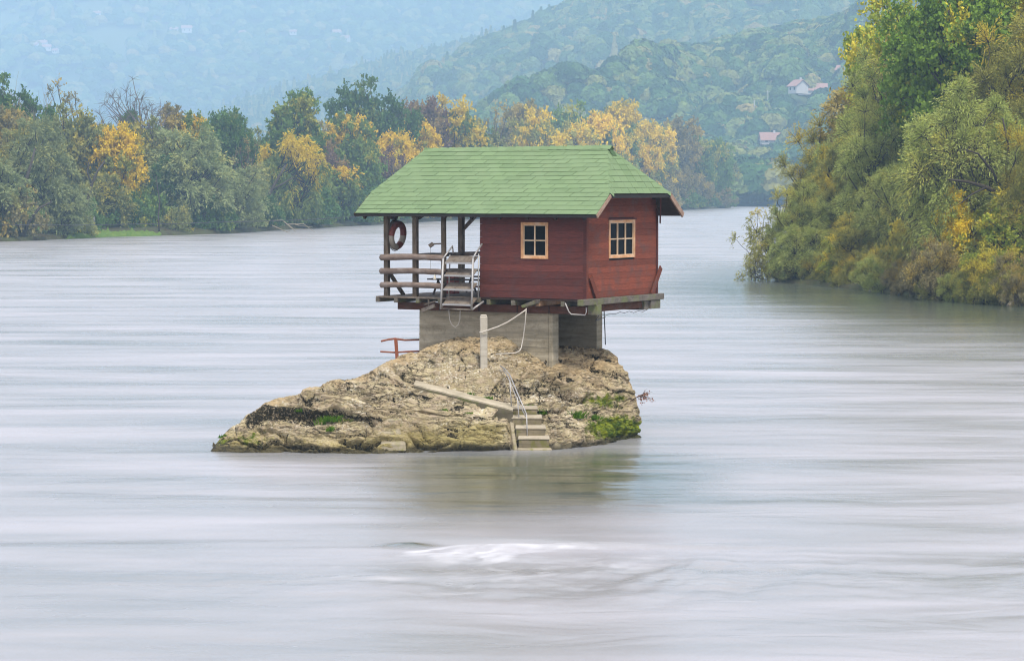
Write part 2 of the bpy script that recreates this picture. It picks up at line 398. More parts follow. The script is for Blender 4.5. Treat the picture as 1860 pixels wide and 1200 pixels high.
def tree_proto(name, seed, H=16, Rr=5.5, zc=.58, rz=.42, ncl=60, rcl=1.5, ntw=14, nlf=40, leaf=(.34, .2), droop=.15, up=.35, spread=.65,
               trunk=.32, open_=0.0, lean=(0, 0), align=0.0, env=.28, rmin=.35, trunks=1, limb_r=.09, low=-1.0, twigs=False, pack=.52):
    rng = np.random.default_rng(seed); C = []; tries = 0
    cz = H*zc; Rz = H*rz
    while len(C) < ncl and tries < 6000:
        tries += 1
        d = unit(rng.normal(size=3)); 
        e = 1 + env*.8*float(fbm(np.array([d[0]*1.6+seed]), np.array([d[1]*1.6]), np.array([d[2]*1.6]), octv=2, seed=seed)[0])*1.6
        rr = (rmin + (1-rmin)*rng.random()**.6)*e
        p = np.array([d[0]*Rr*rr, d[1]*Rr*rr, cz + d[2]*Rz*rr])
        if d[2] < low or p[2] < .04*H: continue
        if any(np.linalg.norm((p-q)/np.array([1, 1, .8])) < rcl*pack for q in C): continue
        C.append(p)
    C = np.array(C); ncl = len(C)
    ctop = cz + Rz
    C[:, 0] += lean[0]*(C[:, 2]/H); C[:, 1] += lean[1]*(C[:, 2]/H)
    crand = rng.random(ncl)
    # skeleton
    paths = []; rad = []
    starts = []
    for k in range(trunks):
        off = np.array([rng.normal()*.5*(trunks > 1), rng.normal()*.5*(trunks > 1), 0])
        spreadv = rng.normal(size=2)*Rr*.35*(trunks > 1)
        top = np.array([lean[0]*.8+spreadv[0], lean[1]*.8+spreadv[1], H*(.72 if trunks == 1 else .6)])
        P = curve(off+np.array([0, 0, -.6]), top, (rng.normal()*.4-lean[0]*.15, rng.normal()*.4, 0), 12, rng)
        paths.append(P); rad.append(np.linspace(1, .22, 12)**1.1*trunk*(1 if trunks == 1 else .7)); starts.append(P)
    for c in C:
        S_ = starts[rng.integers(len(starts))]; hh = max(.12*H, c[2] - np.hypot(c[0]-S_[-1,0]*.5, c[1]-S_[-1,1]*.5)*rng.uniform(.55, .95) - .05*H)
        i = int(np.clip(np.searchsorted(S_[:, 2], hh), 1, len(S_)-1)); a = S_[i]
        ln = np.linalg.norm(c-a); r0 = min(trunk*.55, limb_r*(.6+ln/Rr))
        paths.append(curve(a, c, (0, 0, -.10*ln), 7, rng)); rad.append(np.linspace(r0, r0*.28, 7))
    # leaves
    axis = np.stack([np.zeros(ncl)+lean[0]*.5, np.zeros(ncl)+lean[1]*.5, np.full(ncl, cz-.25*Rz)], -1)
    d0 = unit(unit(C-axis)*np.array([1, 1, .7]) + np.array([0, 0, up]))
    D = unit(d0[:, None, :]*(1-spread) + unit(rng.normal(size=(ncl, ntw, 3)))*spread)
    rl = rcl*(.7+.6*crand)[:, None]*(.65+.6*rng.random((ncl, ntw)))
    if twigs:
        for ci in range(ncl):
            for k in range(0, ntw):
                t = np.linspace(0, 1, 5)[:, None]
                P = C[ci] + D[ci, k]*rl[ci, k]*t - np.array([0, 0, 1])*droop*rl[ci, k]*t**2
                paths.append(P + rng.normal(0, .03*rcl, P.shape)*t); rad.append(np.linspace(limb_r*.3, limb_r*.1, 5))
    t = .12 + .9*rng.random((ncl, ntw, nlf))**.8
    P = C[:, None, None, :] + D[:, :, None, :]*(rl[:, :, None]*t)[..., None]
    P[..., 2] -= droop*rl[:, :, None]*t**2
    P += rng.normal(0, rcl*.085, P.shape)
    T = D[:, :, None, :] - np.array([0, 0, 2*droop])*t[..., None]
    P = P.reshape(-1, 3); T = unit(np.broadcast_to(T, (ncl, ntw, nlf, 3)).reshape(-1, 3)); n = len(P)
    A = unit(T*align + unit(rng.normal(size=(n, 3)))*(1-align)); nb = unit(rng.normal(size=(n, 3)) + np.array([0, 0, .9]))
    B = unit(np.cross(A, nb)); sz = (.65+.7*rng.random(n))[:, None]
    l, w_ = leaf
    V = np.stack([P-A*l*.5*sz, P-B*w_*.5*sz, P+A*l*.5*sz, P+B*w_*.5*sz], 1).reshape(-1, 3)
    F = np.arange(n*4).reshape(n, 4)
    keep = np.repeat(V.reshape(n, 4, 3)[:, :, 2].min(1) > .05, 1)
    F = F[keep]
    cl = np.repeat(crand, ntw*nlf)[keep]
    tint = np.clip(.55*np.repeat(rng.random(ncl), ntw*nlf) + .45*rng.random(n), 0, 1)[keep]
    hg = np.clip((np.repeat(C[:, 2], ntw*nlf)-(cz-Rz))/(2*Rz), 0, 1)[keep]
    crown = np_mesh(name+'_crown', V, F, M_BARK, False, {'tint': tint, 'clump': cl, 'hgt': hg})
    tv, tf = tubes_np(paths, rad, 6)
    tr = np_mesh(name+'_trunk', tv, tf, M_BARK, True)
    return dict(crown=crown, trunk=tr, H=ctop, R=Rr)
def bare_proto(name, seed, H=14, Rr=4.5, leaf=None):
    rng = np.random.default_rng(seed); paths = []; rad = []; tips = []
    def grow(p, d, ln, r, lev):
        k = 6; P = [p]; dd = d.copy()
        for i in range(k): dd = unit(dd + rng.normal(0, .13, 3) + np.array([0, 0, .06])); P.append(P[-1]+dd*ln/k)
        paths.append(np.array(P)); rad.append(np.linspace(r, r*.45, k+1))
        if lev == 0: tips.append(P[-1]); return
        for j in range(5 if lev > 1 else 6):
            q = P[rng.integers(1, k+1)]; nd = unit(dd + rng.normal(0, .62, 3) + np.array([0, 0, .15])); grow(q, nd, ln*rng.uniform(.58, .8), max(r*.5, .035), lev-1)
    grow(np.array([0., 0, -.5]), np.array([0, 0, 1.]), H*.36, .28, 4)
    A = np.concatenate(paths); top = A[:, 2].max(); s = H/top
    tv, tf = tubes_np([P*s for P in paths], rad, 4)
    return dict(crown=None, trunk=np_mesh(name+'_trunk', tv, tf, M_BARK, True), H=H, R=Rr)

PR = {}
# far bank (leaf clusters about 0.35 m: a couple of pixels each)
PR['round'] = tree_proto('round', 11, H=14, Rr=5.6, ncl=125, rcl=1.55, ntw=14, nlf=13, leaf=(.42,.3), spread=.75, up=.5, low=-.75, trunk=.3)
PR['broad'] = tree_proto('broad', 23, H=13, Rr=6.6, zc=.55, rz=.44, ncl=130, rcl=1.6, ntw=14, nlf=13, leaf=(.42,.3), spread=.75, up=.45, env=.4)
PR['willow'] = tree_proto('willow', 31, H=14, Rr=5.6, zc=.52, rz=.47, ncl=85, rcl=2.0, ntw=20, nlf=13, leaf=(.55,.14), droop=.35, up=.55, spread=.55, align=.7, env=.35, trunks=3, trunk=.3)
PR['willow2'] = tree_proto('willow2', 47, H=13, Rr=6.4, zc=.5, rz=.48, ncl=85, rcl=2.1, ntw=20, nlf=13, leaf=(.55,.14), droop=.5, up=.5, spread=.55, align=.7, env=.45, trunks=2, trunk=.3, lean=(2.5, 0))
PR['tall'] = tree_proto('tall', 53, H=16, Rr=4.8, zc=.56, rz=.44, ncl=120, rcl=1.5, ntw=14, nlf=12, leaf=(.42,.28), spread=.7, up=.6, env=.4)
PR['airy'] = tree_proto('airy', 67, H=15, Rr=4.8, zc=.6, rz=.4, ncl=44, rcl=1.5, ntw=11, nlf=7, leaf=(.34,.22), spread=.7, up=.8, env=.5, rmin=.2, twigs=True, trunks=2, limb_r=.1)
PR['bush'] = tree_proto('bush', 71, H=5, Rr=4.2, zc=.42, rz=.55, ncl=42, rcl=1.3, ntw=14, nlf=13, leaf=(.4,.24), spread=.75, up=.5, trunk=.12, trunks=3, env=.35)
PR['bare'] = tree_proto('bare', 83, H=15, Rr=5.0, zc=.62, rz=.38, ncl=110, rcl=1.5, ntw=9, nlf=1, leaf=(.1, .1), spread=.6, up=.9, env=.35, rmin=.25, trunks=3, limb_r=.085, twigs=True, trunk=.25); PR['bare']['crown'] = None
PR['bare2'] = bare_proto('bare2', 97, H=15)
# near bank (finer leaves)
PR['nwillow'] = tree_proto('nwillow', 101, H=15, Rr=5.2, zc=.53, rz=.47, ncl=110, rcl=1.8, ntw=30, nlf=26, leaf=(.27,.065), droop=.2, up=.6, spread=.55, align=.75, env=.4, trunks=3, trunk=.26, twigs=True, limb_r=.07)
PR['nwillow2'] = tree_proto('nwillow2', 113, H=12, Rr=5.6, zc=.5, rz=.48, ncl=105, rcl=1.9, ntw=30, nlf=26, leaf=(.27,.065), droop=.35, up=.5, spread=.55, align=.75, env=.45, trunks=2, trunk=.26, twigs=True, lean=(-2.2, 0), limb_r=.07)
PR['nbroad'] = tree_proto('nbroad', 127, H=16, Rr=4.8, zc=.55, rz=.45, ncl=150, rcl=1.3, ntw=24, nlf=18, leaf=(.22,.17), droop=.2, up=.5, spread=.7, align=.2, env=.4, trunk=.28)
PR['nmaple'] = tree_proto('nmaple', 131, H=16, Rr=4.8, zc=.57, rz=.43, ncl=150, rcl=1.2, ntw=20, nlf=13, leaf=(.27,.22), droop=.05, up=.7, spread=.75, align=.1, env=.4, trunk=.28)
PR['nsparse'] = tree_proto('nsparse', 137, H=8, Rr=3.2, zc=.5, rz=.5, ncl=38, rcl=1.05, ntw=13, nlf=13, leaf=(.2,.09), droop=.35, up=.5, spread=.7, align=.4, env=.5, trunk=.12, trunks=3, rmin=.15, twigs=True, limb_r=.045)
PR['nshrub'] = tree_proto('nshrub', 149, H=4.2, Rr=2.9, zc=.45, rz=.52, ncl=60, rcl=.95, ntw=30, nlf=15, leaf=(.15,.06), droop=.1, up=.8, spread=.5, align=.6, env=.3, trunk=.08, trunks=3, twigs=True, limb_r=.035)

LM = {
 'silver': leaf_mat('leaf_silver', (.16,.205,.085), (.31,.35,.16), (.36,.36,.12), .1, .2),
 'olive': leaf_mat('leaf_olive', (.16,.19,.06), (.30,.31,.10), (.42,.36,.07), .18, .3),
 'dark': leaf_mat('leaf_dark', (.055,.12,.035), (.12,.21,.06), (.20,.23,.05), .08, .2),
 'green': leaf_mat('leaf_green', (.09,.17,.04), (.19,.29,.07), (.38,.36,.05), .15, .4),
 'yellow': leaf_mat('leaf_yellow', (.22,.25,.055), (.34,.34,.07), (.74,.52,.03), .56, .55),
 'gold': leaf_mat('leaf_gold', (.24,.27,.07), (.42,.38,.08), (.72,.52,.035), .36, .5),
 'goldtop': leaf_mat('leaf_goldtop', (.13,.20,.06), (.25,.31,.08), (.68,.50,.035), .28, 1.0),
 'orange': leaf_mat('leaf_orange', (.10,.17,.045), (.20,.26,.06), (.60,.41,.03), .15, .7),
 'purple': leaf_mat('leaf_purple', (.13,.085,.07), (.24,.15,.10), (.30,.22,.08), .15, .2),
 'brown': leaf_mat('leaf_brown', (.19,.17,.075), (.32,.28,.12), (.42,.32,.08), .2, .3),
 'nsilver': leaf_mat('leaf_near_silver', (.23,.28,.06), (.44,.48,.145), (.44,.42,.09), .10, .3),
 'nolive': leaf_mat('leaf_near_olive', (.23,.24,.05), (.42,.40,.10), (.52,.42,.05), .14, .3),
 'nbrown': leaf_mat('leaf_near_brown', (.23,.20,.085), (.39,.33,.15), (.46,.35,.08), .2, .3),
 'nyellow': leaf_mat('leaf_near_yellow', (.24,.30,.045), (.42,.43,.06), (.82,.62,.04), .40, .2),
 'ngreen': leaf_mat('leaf_near_green', (.12,.22,.03), (.25,.37,.05), (.66,.56,.05), .12, .0),
 'nlime': leaf_mat('leaf_near_lime', (.22,.30,.04), (.38,.43,.065), (.68,.57,.06), .2, .2),
 'nred': leaf_mat('leaf_near_red', (.20,.055,.04), (.34,.12,.08), (.40,.22,.08), .15, .2),
}
TREE_N = [0]
def tree(kind, label, cat, proto, mat, loc, sc, rz=None, name=None, group=None, bark=None):
    """a tree is an Empty with a trunk and a crown; copies share their meshes"""
    p = PR[proto]; TREE_N[0] += 1
    t = bpy.data.objects.new(name or kind, None); COL.objects.link(t)
    t.location = loc; t.rotation_euler = (0, 0, TREE_N[0]*2.399 if rz is None else rz); t.scale = sc
    t.empty_display_size = 1
    tag(t, label, cat, group)
    o = bpy.data.objects.new('trunk', p['trunk']); COL.objects.link(o); o.parent = t
    if bark: o.material_slots[0].link = 'OBJECT'; o.material_slots[0].material = bark
    if p['crown'] is not None:
        c = bpy.data.objects.new('crown', p['crown']); COL.objects.link(c); c.parent = t
        c.material_slots[0].link = 'OBJECT'; c.material_slots[0].material = LM[mat]
    return t
def tree_px(label, cat, proto, mat, px, ytop, wpx, Y, zg, kind='tree', rz=None, group=None, bark=None, sink=.3):
    """place by photograph column, crown-top row and crown width at distance Y, standing on ground zg"""
    p = PR[proto]; X, _, zt = at(px, ytop, Y)
    s = max(.15, (zt-zg+sink)/p['H']); sr = max((wpx*Y/FPX/2)/(p['R']*1.08), s/(1.45 if proto[0] != 'n' else 1.3))
    return tree(kind, label, cat, proto, mat, (X, Y, zg-sink), (sr, sr, s), rz, group=group, bark=bark)
# ================================================================== LEFT BANK TREES
#  (crown centre column, crown top row, crown width px, metres behind the shore, prototype, colour, label, category)
LT = [
 # waterside row
 (-15, 290, 150, 5, 'willow', 'silver', 'grey-green willow cut by the left edge of the photo, above the waterline', 'tree'),
 (78, 222, 130, 6, 'willow', 'silver', 'tall silvery willow with forked dark limbs near the left edge of the photo', 'tree'),
 (110, 335, 110, 2, 'willow2', 'silver', 'low spreading silvery willow leaning over the water left of the grassy ledge', 'tree'),
 (208, 226, 118, 12, 'round', 'yellow', 'bright yellow tree above the green grassy ledge', 'tree'),
 (190, 318, 105, 9, 'willow', 'olive', 'olive willow under the bright yellow tree', 'tree'),
 (235, 345, 80, 10, 'bush', 'green', 'green bush right behind the grassy ledge', 'shrub'),
 (352, 240, 150, 7, 'willow', 'silver', 'broad pale grey-green willow in the middle of the left bank', 'tree'),
 (418, 300, 120, 4, 'willow2', 'silver', 'round grey-green willow just right of the broad pale willow', 'tree'),
 (300, 275, 60, 10, 'tall', 'dark', 'narrow dark green tree between the yellow tree and the pale willow', 'tree'),
 (525, 245, 108, 5, 'willow2', 'goldtop', 'leaning willow with a yellow-topped crown and bare dark trunk at the water', 'tree'),
 (470, 345, 80, 4, 'bush', 'dark', 'dark bush by the foot of the leaning yellow-topped willow', 'shrub'),
 (560, 345, 100, 3, 'bush', 'dark', 'dark blue-green bush at the waterline right of the leaning willow', 'shrub'),
 (612, 300, 100, 5, 'round', 'orange', 'green tree with orange upper leaves just left of the house roof', 'tree'),
 (650, 340, 90, 3, 'bush', 'dark', 'dark bush at the waterline beside the left end of the house roof', 'shrub'),
 (20, 345, 110, 2, 'bush', 'brown', 'brownish green bush at the waterline in the left corner', 'shrub'),
 (150, 385, 60, 1, 'bush', 'olive', 'small olive bush beside the left end of the grassy ledge', 'shrub'),
 (320, 378, 60, 2, 'bush', 'olive', 'small olive green bush right of the grassy ledge', 'shrub'),
 (385, 360, 90, 2, 'bush', 'dark', 'dark green bush under the round grey-green willow', 'shrub'),
 # middle rows
 (15, 196, 110, 30, 'round', 'brown', 'olive-brown tree behind the willows at the left edge', 'tree'),
 (20, 148, 100, 45, 'broad', 'dark', 'dark green rounded tree rising highest at the left edge', 'tree'),
 (120, 205, 100, 26, 'broad', 'olive', 'olive tree between the silvery willow and the bright yellow tree', 'tree'),
 (115, 160, 92, 42, 'airy', 'brown', 'thin brown-leaved tree standing behind the tall silvery willow', 'tree'),
 (40, 240, 110, 18, 'willow', 'olive', 'olive willow behind the grey-green willow at the left edge', 'tree'),
 (165, 230, 90, 20, 'willow', 'olive', 'olive willow touching the left side of the bright yellow tree', 'tree'),
 (280, 225, 90, 24, 'broad', 'olive', 'pale olive tree under the bare grey tree', 'tree'),
 (322, 184, 52, 34, 'tall', 'brown', 'slim brown-green tree right of the bare grey tree', 'tree'),
 (348, 205, 60, 30, 'round', 'orange', 'green tree with russet tips left of the round dark green tree', 'tree'),
 (416, 199, 80, 32, 'round', 'dark', 'round dark green tree above the grey-green willows', 'tree'),
 (452, 262, 70, 18, 'airy', 'brown', 'thin twiggy tree left of the leaning yellow-topped willow', 'tree'),
 (535, 157, 120, 30, 'tall', 'green', 'tallest green tree left of the house, behind the yellow-topped willow', 'tree'),
 (590, 262, 80, 16, 'broad', 'purple', 'dark purplish tree between the yellow-topped willow and the orange-tipped tree', 'tree'),
 (632, 205, 90, 20, 'round', 'orange', 'orange-crowned tree in front of the broad dark green tree', 'tree'),
 (683, 155, 158, 36, 'broad', 'dark', 'broad dark green tree above the left end of the house roof', 'tree'),
 (655, 262, 90, 12, 'round', 'green', 'green tree above the lower left corner of the house roof', 'tree'),
 (698, 275, 60, 9, 'broad', 'purple', 'dull purple tree just above the left slope of the roof', 'tree'),
 (720, 238, 62, 14, 'round', 'yellow', 'small yellow tree above the left slope of the house roof', 'tree'),
 (712, 288, 55, 5, 'round', 'gold', 'low golden tree touching the left slope of the house roof', 'tree'),
 (768, 180, 70, 36, 'round', 'purple', 'purple-brown tree right of the broad dark green tree', 'tree'),
 (818, 189, 120, 22, 'broad', 'goldtop', 'green tree with golden upper leaves above the left half of the roof ridge', 'tree'),
 (758, 220, 70, 14, 'round', 'yellow', 'yellow-green tree above the left end of the roof ridge', 'tree'),
 (880, 228, 80, 14, 'broad', 'olive', 'olive tree above the middle of the roof ridge', 'tree'),
 (902, 208, 70, 30, 'airy', 'brown', 'thin brown tree above the middle of the roof ridge', 'tree'),
 (952, 184, 70, 40, 'round', 'brown', 'round brown tree behind the golden trees above the ridge', 'tree'),
 (980, 208, 92, 16, 'broad', 'gold', 'golden brown tree above the right half of the roof ridge', 'tree'),
 (1042, 222, 78, 12, 'round', 'gold', 'bright gold tree above the right half of the roof ridge', 'tree'),
 (1058, 196, 80, 34, 'broad', 'green', 'green tree behind the bright gold tree above the ridge', 'tree'),
 (1092, 204, 62, 14, 'round', 'yellow', 'bright yellow tree directly above the right end of the roof ridge', 'tree'),
 (1122, 177, 100, 26, 'tall', 'goldtop', 'tall tree with a golden dome above the right end of the roof', 'tree'),
 (1118, 255, 76, 8, 'round', 'yellow', 'low yellow tree behind the right end of the roof', 'tree'),
 (1168, 215, 78, 22, 'tall', 'goldtop', 'green and gold tree right of the golden-domed tree', 'tree'),
 (1196, 222, 76, 12, 'tall', 'gold', 'tall gold curtain of leaves right of the roof', 'tree'),
 (1172, 262, 64, 6, 'round', 'yellow', 'yellow tree beside the right slope of the roof', 'tree'),
 (1232, 208, 80, 34, 'tall', 'brown', 'hazy brown-green tree behind the tall gold tree', 'tree'),
 (1232, 300, 70, 5, 'broad', 'brown', 'low brownish tree at the waterline right of the roof', 'tree'),
 (1262, 240, 70, 20, 'tall', 'green', 'hazy green tree second from the right end of the far bank', 'tree'),
 (1298, 252, 74, 10, 'round', 'green', 'last hazy green tree at the right end of the far bank', 'tree'),
 (1270, 318, 60, 3, 'broad', 'brown', 'low brown bush-like tree near the right end of the far bank', 'tree'),
 (1308, 330, 44, 2, 'bush', 'green', 'small hazy bush at the tip of the far bank', 'shrub'),
]
for (px, yt, wd, off, pr, mt, lab, cat) in LT:
    Y = left_shore_Y(px) + off + 2; zg = float(left_rise(np.array(off*.8)))*.9
    tree_px(lab, cat, pr, mt, px, yt, wd, Y, zg, kind='shrub' if cat == 'shrub' else ('willow_tree' if 'willow' in pr else 'broadleaf_tree'))
# filler undergrowth that closes the dark foot of the wood
rg = random.Random(5)
for i in range(30):
    px = 660 + i*22 + rg.uniform(-7, 7); Y = left_shore_Y(px) + 4 + rg.uniform(0, 5)
    tree_px('low shrub in the dark undergrowth behind the house on the far bank', 'shrub', 'bush', rg.choice(['dark', 'dark', 'green', 'brown']), px, 335+rg.uniform(-12, 12) + max(0, (px-1200)*.12), 62, Y, .8, kind='shrub', group='undergrowth behind the house')
for i in range(26):
    px = -30 + i*27 + rg.uniform(-9, 9); Y = left_shore_Y(px) + 9 + rg.uniform(0, 6)
    tree_px('low dark shrub in the undergrowth left of the house on the far bank', 'shrub', 'bush', rg.choice(['dark', 'dark', 'green', 'silver']), px, 352+rg.uniform(-22, 14), 76, Y, .8, kind='shrub', group='undergrowth left of the house')
for i in range(22):
    px = -20 + i*62 + rg.uniform(-12, 12); Y = left_shore_Y(px) + 52 + rg.uniform(0, 12)
    tree_px('tree seen only in the gaps behind the front trees of the far bank', 'tree', rg.choice(['round', 'broad', 'tall']), rg.choice(['green', 'olive', 'brown', 'dark']), px, 238+rg.uniform(-12, 16), 96, Y, 4, kind='broadleaf_tree', group='trees in the second line of the far bank')
# dark leaning stems that show in front of some crowns
def stem(t, pts, r0, r1, mat=None):
    m = MB(); n = len(pts); m.tube([at(*p) for p in pts], [r0+(r1-r0)*i/(n-1) for i in range(n)], 7, wob=.15)
    Mt = Matrix.Translation(t.location) @ Matrix.Rotation(t.rotation_euler.z, 4, 'Z') @ Matrix.Diagonal((*t.scale, 1)); inv = Mt.inverted()
    m.v = [tuple(inv @ Vector(p)) for p in m.v]; o = m.build('limb', mat or M_BARK, smooth=True); o.parent = t
def find(lab): return [o for o in COL.objects if o.get('label', '').startswith(lab)][0]
t = find('leaning willow with'); Y = left_shore_Y(490)+1.5
stem(t, [(470, 421, Y), (474, 395, Y), (483, 368, Y), (494, 345, Y), (505, 325, Y+.5), (520, 300, Y+1)], .42, .14); stem(t, [(494, 345, Y), (512, 335, Y), (535, 322, Y)], .18, .08)
t = find('tall silvery willow'); Y = left_shore_Y(45)+1.5
stem(t, [(42, 432, Y), (36, 400, Y), (36, 370, Y), (46, 335, Y), (58, 300, Y), (66, 270, Y+1)], .40, .10); stem(t, [(42, 428, Y), (55, 400, Y), (72, 378, Y), (95, 366, Y)], .26, .08)
t = find('bright yellow tree above'); Y = left_shore_Y(160)+4
stem(t, [(155, 400, Y), (160, 365, Y), (168, 335, Y), (178, 312, Y), (192, 292, Y+.5)], .28, .08); stem(t, [(168, 335, Y), (160, 312, Y), (163, 295, Y)], .14, .06)
for i in range(14):
    px = -75 - i*34 + rg.uniform(-10, 10); Y = left_shore_Y(px) + rg.choice([4, 14, 28]) + rg.uniform(0, 4)
    tree_px('tree of the left bank wood standing beyond the left edge of the photo', 'tree', rg.choice(['willow', 'round', 'broad']), rg.choice(['silver', 'olive', 'green', 'dark']), px, 235+rg.uniform(-30, 40), 120, Y, 1.5, kind='broadleaf_tree', group='left bank wood beyond the photo edge')
# bare trees
def bare_px(label, proto, px, ytop, wpx, Y, zg, bark, rz=0):
    p = PR[proto]; X, _, zt = at(px, ytop, Y); s = (zt-zg)/p['H']; sr = (wpx*Y/FPX/2)/4.6
    return tree('bare_tree', label, 'tree', proto, None, (X, Y, zg-.3), (sr, sr, s), rz, bark=bark)
Yb = left_shore_Y(240)+36
bare_px('large leafless grey tree with a fan of fine branches against the far hill', 'bare', 242, 160, 125, Yb, 2, bark_mat('bark_grey', (.10,.09,.085), (.2,.18,.17)))
bare_px('leafless yellowish tree at the left edge behind the dark rounded tree', 'bare2', 48, 127, 85, left_shore_Y(48)+48, 3, M_BARKP, 1.0)
t = find('narrow dark green tree'); Y = left_shore_Y(290)+1.5; stem(t, [(290, 424, Y), (288, 395, Y), (291, 365, Y), (287, 340, Y), (285, 320, Y)], .13, .04)
tree_px('small dark ivy-clad crown in the middle of the leafless grey tree', 'tree', 'tall', 'dark', 236, 196, 40, Yb-.5, 9.5, kind='broadleaf_tree')

# ================================================================== RIGHT BANK TREES
def gz(X, Y):                                    # height of the right bank under a tree
    P = np.array(RSHW); a = 25/110.0
    xs = np.linspace(0, 110, 56); best = 110
    for x in xs:
        sx = np.interp(Y - a*x, P[:, 1], P[:, 0])
        if sx + x >= X: best = x; break
    return float(right_rise(np.array(best*1.02)))
RT = [
 # (column, top row, width px, Y, prototype, colour, label, category)
 (1386, 362, 84, 166, 'nsparse', 'nolive', 'sparse olive willow bush leaning out over the water at the tip of the right bank', 'shrub'),
 (1372, 430, 56, 164, 'nsparse', 'nolive', 'low drooping willow branches brushing the water at the tip of the right bank', 'shrub'),
 (1455, 345, 112, 165, 'nwillow', 'nsilver', 'rounded grey-green willow second from the tip of the right bank', 'tree'),
 (1445, 412, 110, 162, 'nwillow2', 'nsilver', 'low grey-green willow mound at the waterline near the tip', 'tree'),
 (1560, 398, 110, 156, 'nwillow', 'nolive', 'olive willow with yellow lower leaves at the waterline, left of the brown shrub', 'tree'),
 (1530, 440, 84, 156, 'nshrub', 'nyellow', 'yellow-leaved shrub low at the waterline under the olive willow', 'shrub'),
 (1600, 455, 80, 152, 'nshrub', 'nolive', 'low olive shrub left of the round brown shrub', 'shrub'),
 (1697, 446, 112, 136.5, 'nshrub', 'nbrown', 'round brownish pink twiggy shrub at the waterline of the right bank', 'shrub'),
 (1640, 478, 66, 145, 'nshrub', 'nbrown', 'small twiggy shrub behind the left side of the round brown shrub', 'shrub'),
 (1790, 462, 90, 132.5, 'nshrub', 'nlime', 'bright lime green shrub at the waterline right of the brown shrub', 'shrub'),
 (1850, 470, 100, 130, 'nshrub', 'nbrown', 'straw-brown shrub at the waterline at the right edge of the photo', 'shrub'),
 (1760, 335, 120, 139, 'nbroad', 'nyellow', 'glowing yellow tree beneath the arching willow', 'tree'),
 (1835, 360, 120, 136, 'nmaple', 'nlime', 'lime-yellow leafy tree low at the right edge under the arching willow', 'tree'),
 (1520, 250, 90, 178, 'nbroad', 'nolive', 'olive brown tree on the left outline of the right bank', 'tree'),
 (1552, 165, 90, 186, 'nbroad', 'nbrown', 'brown-olive tree high on the left outline of the right bank', 'tree'),
 (1478, 318, 70, 172, 'nbroad', 'nolive', 'small olive tree stepping out of the left outline above the rounded willow', 'tree'),
 (1612, 110, 130, 172, 'nwillow', 'nsilver', 'tall grey-green willow in the centre of the right bank', 'tree'),
 (1595, 210, 150, 163, 'nwillow', 'nsilver', 'grey-green willow below the tall central willow', 'tree'),
 (1640, 300, 140, 156, 'nwillow2', 'nsilver', 'grey-green willow above the olive willow, left of the arching willow', 'tree'),
 (1540, 330, 100, 166, 'nwillow', 'nolive', 'olive willow between the left outline and the central willows', 'tree'),
 (1628, -12, 60, 182, 'nmaple', 'nlime', 'slim yellow-green tree at the top of the left outline of the right bank', 'tree'),
 (1655, 12, 110, 176, 'nsparse', 'nbrown', 'brown twiggy tree between the yellow-green tree and the bright green maple', 'tree'),
 (1602, 70, 80, 190, 'nbroad', 'nbrown', 'brown tree under the slim yellow-green tree', 'tree'),
 (1745, -60, 150, 158, 'nmaple', 'ngreen', 'bright green maple with scattered yellow leaves at the top right', 'tree'),
 (1700, -10, 90, 162, 'nmaple', 'ngreen', 'bright green maple on the left side of the taller bright green maple', 'tree'),
 (1812, 55, 60, 166, 'nbroad', 'nred', 'dark red tree beside the bright green maple', 'tree'),
 (1862, 60, 130, 152, 'nwillow', 'nolive', 'yellowish olive willow in the upper right corner', 'tree'),
 (1830, -80, 140, 164, 'nmaple', 'nlime', 'yellow-green tree in the top right corner', 'tree'),
 (1790, 190, 190, 141, 'nwillow2', 'nsilver', 'big arching grey-green willow in front on the right', 'tree'),
 (1740, 225, 130, 146, 'nwillow', 'nolive', 'olive willow behind the left side of the arching willow', 'tree'),
 (1690, 130, 120, 164, 'nwillow', 'nsilver', 'grey-green willow below the bright green maples', 'tree'),
 (1880, 240, 110, 137, 'nwillow', 'nolive', 'olive willow cut by the right edge of the photo', 'tree'),
 (1655, 395, 80, 148, 'nbroad', 'nolive', 'dark olive tree above the round brown shrub', 'tree'),
]
TREE_N[0] -= 14
for (px, yt, wd, Y, pr, mt, lab, cat) in RT:
    X = (px-930.0)*Y/FPX; zg = gz(X, Y)
    tree_px(lab, cat, pr, mt, px, yt, wd, Y, zg if cat == 'tree' else min(zg, .6), kind='shrub' if cat == 'shrub' else ('willow_tree' if 'willow' in pr else 'broadleaf_tree'))
for i in range(16):
    px = 1500 + i*26 + rg.uniform(-8, 8); Y = 172 - i*2.2 + rg.uniform(-3, 3); X = (px-930)*Y/FPX
    tree_px('tree of the closed wood filling the slope behind the right bank willows', 'tree', rg.choice(['nbroad', 'nwillow']), rg.choice(['nolive', 'nsilver', 'nolive']), px, 250-i*12+rg.uniform(-20, 20), 95, Y+14, gz(X, Y+14), kind='broadleaf_tree', group='wood filling the right slope')
for i in range(15):
    px = 1415 + i*32 + rg.uniform(-7, 7); Y = float(np.interp(px, [1410, 1500, 1650, 1740, 1870], [165.5, 159, 142, 134, 128.5])); X = (px-930)*Y/FPX
    tree_px('low olive shrub closing the waterline under the right bank trees', 'shrub', 'nshrub', rg.choice(['nolive', 'nsilver', 'nbrown', 'nolive']), px, float(np.interp(px, [1410, 1500, 1700, 1870], [462, 470, 490, 500]))+rg.uniform(-8, 8), 66, Y, .1, kind='shrub', group='low shrubs along the right waterline')
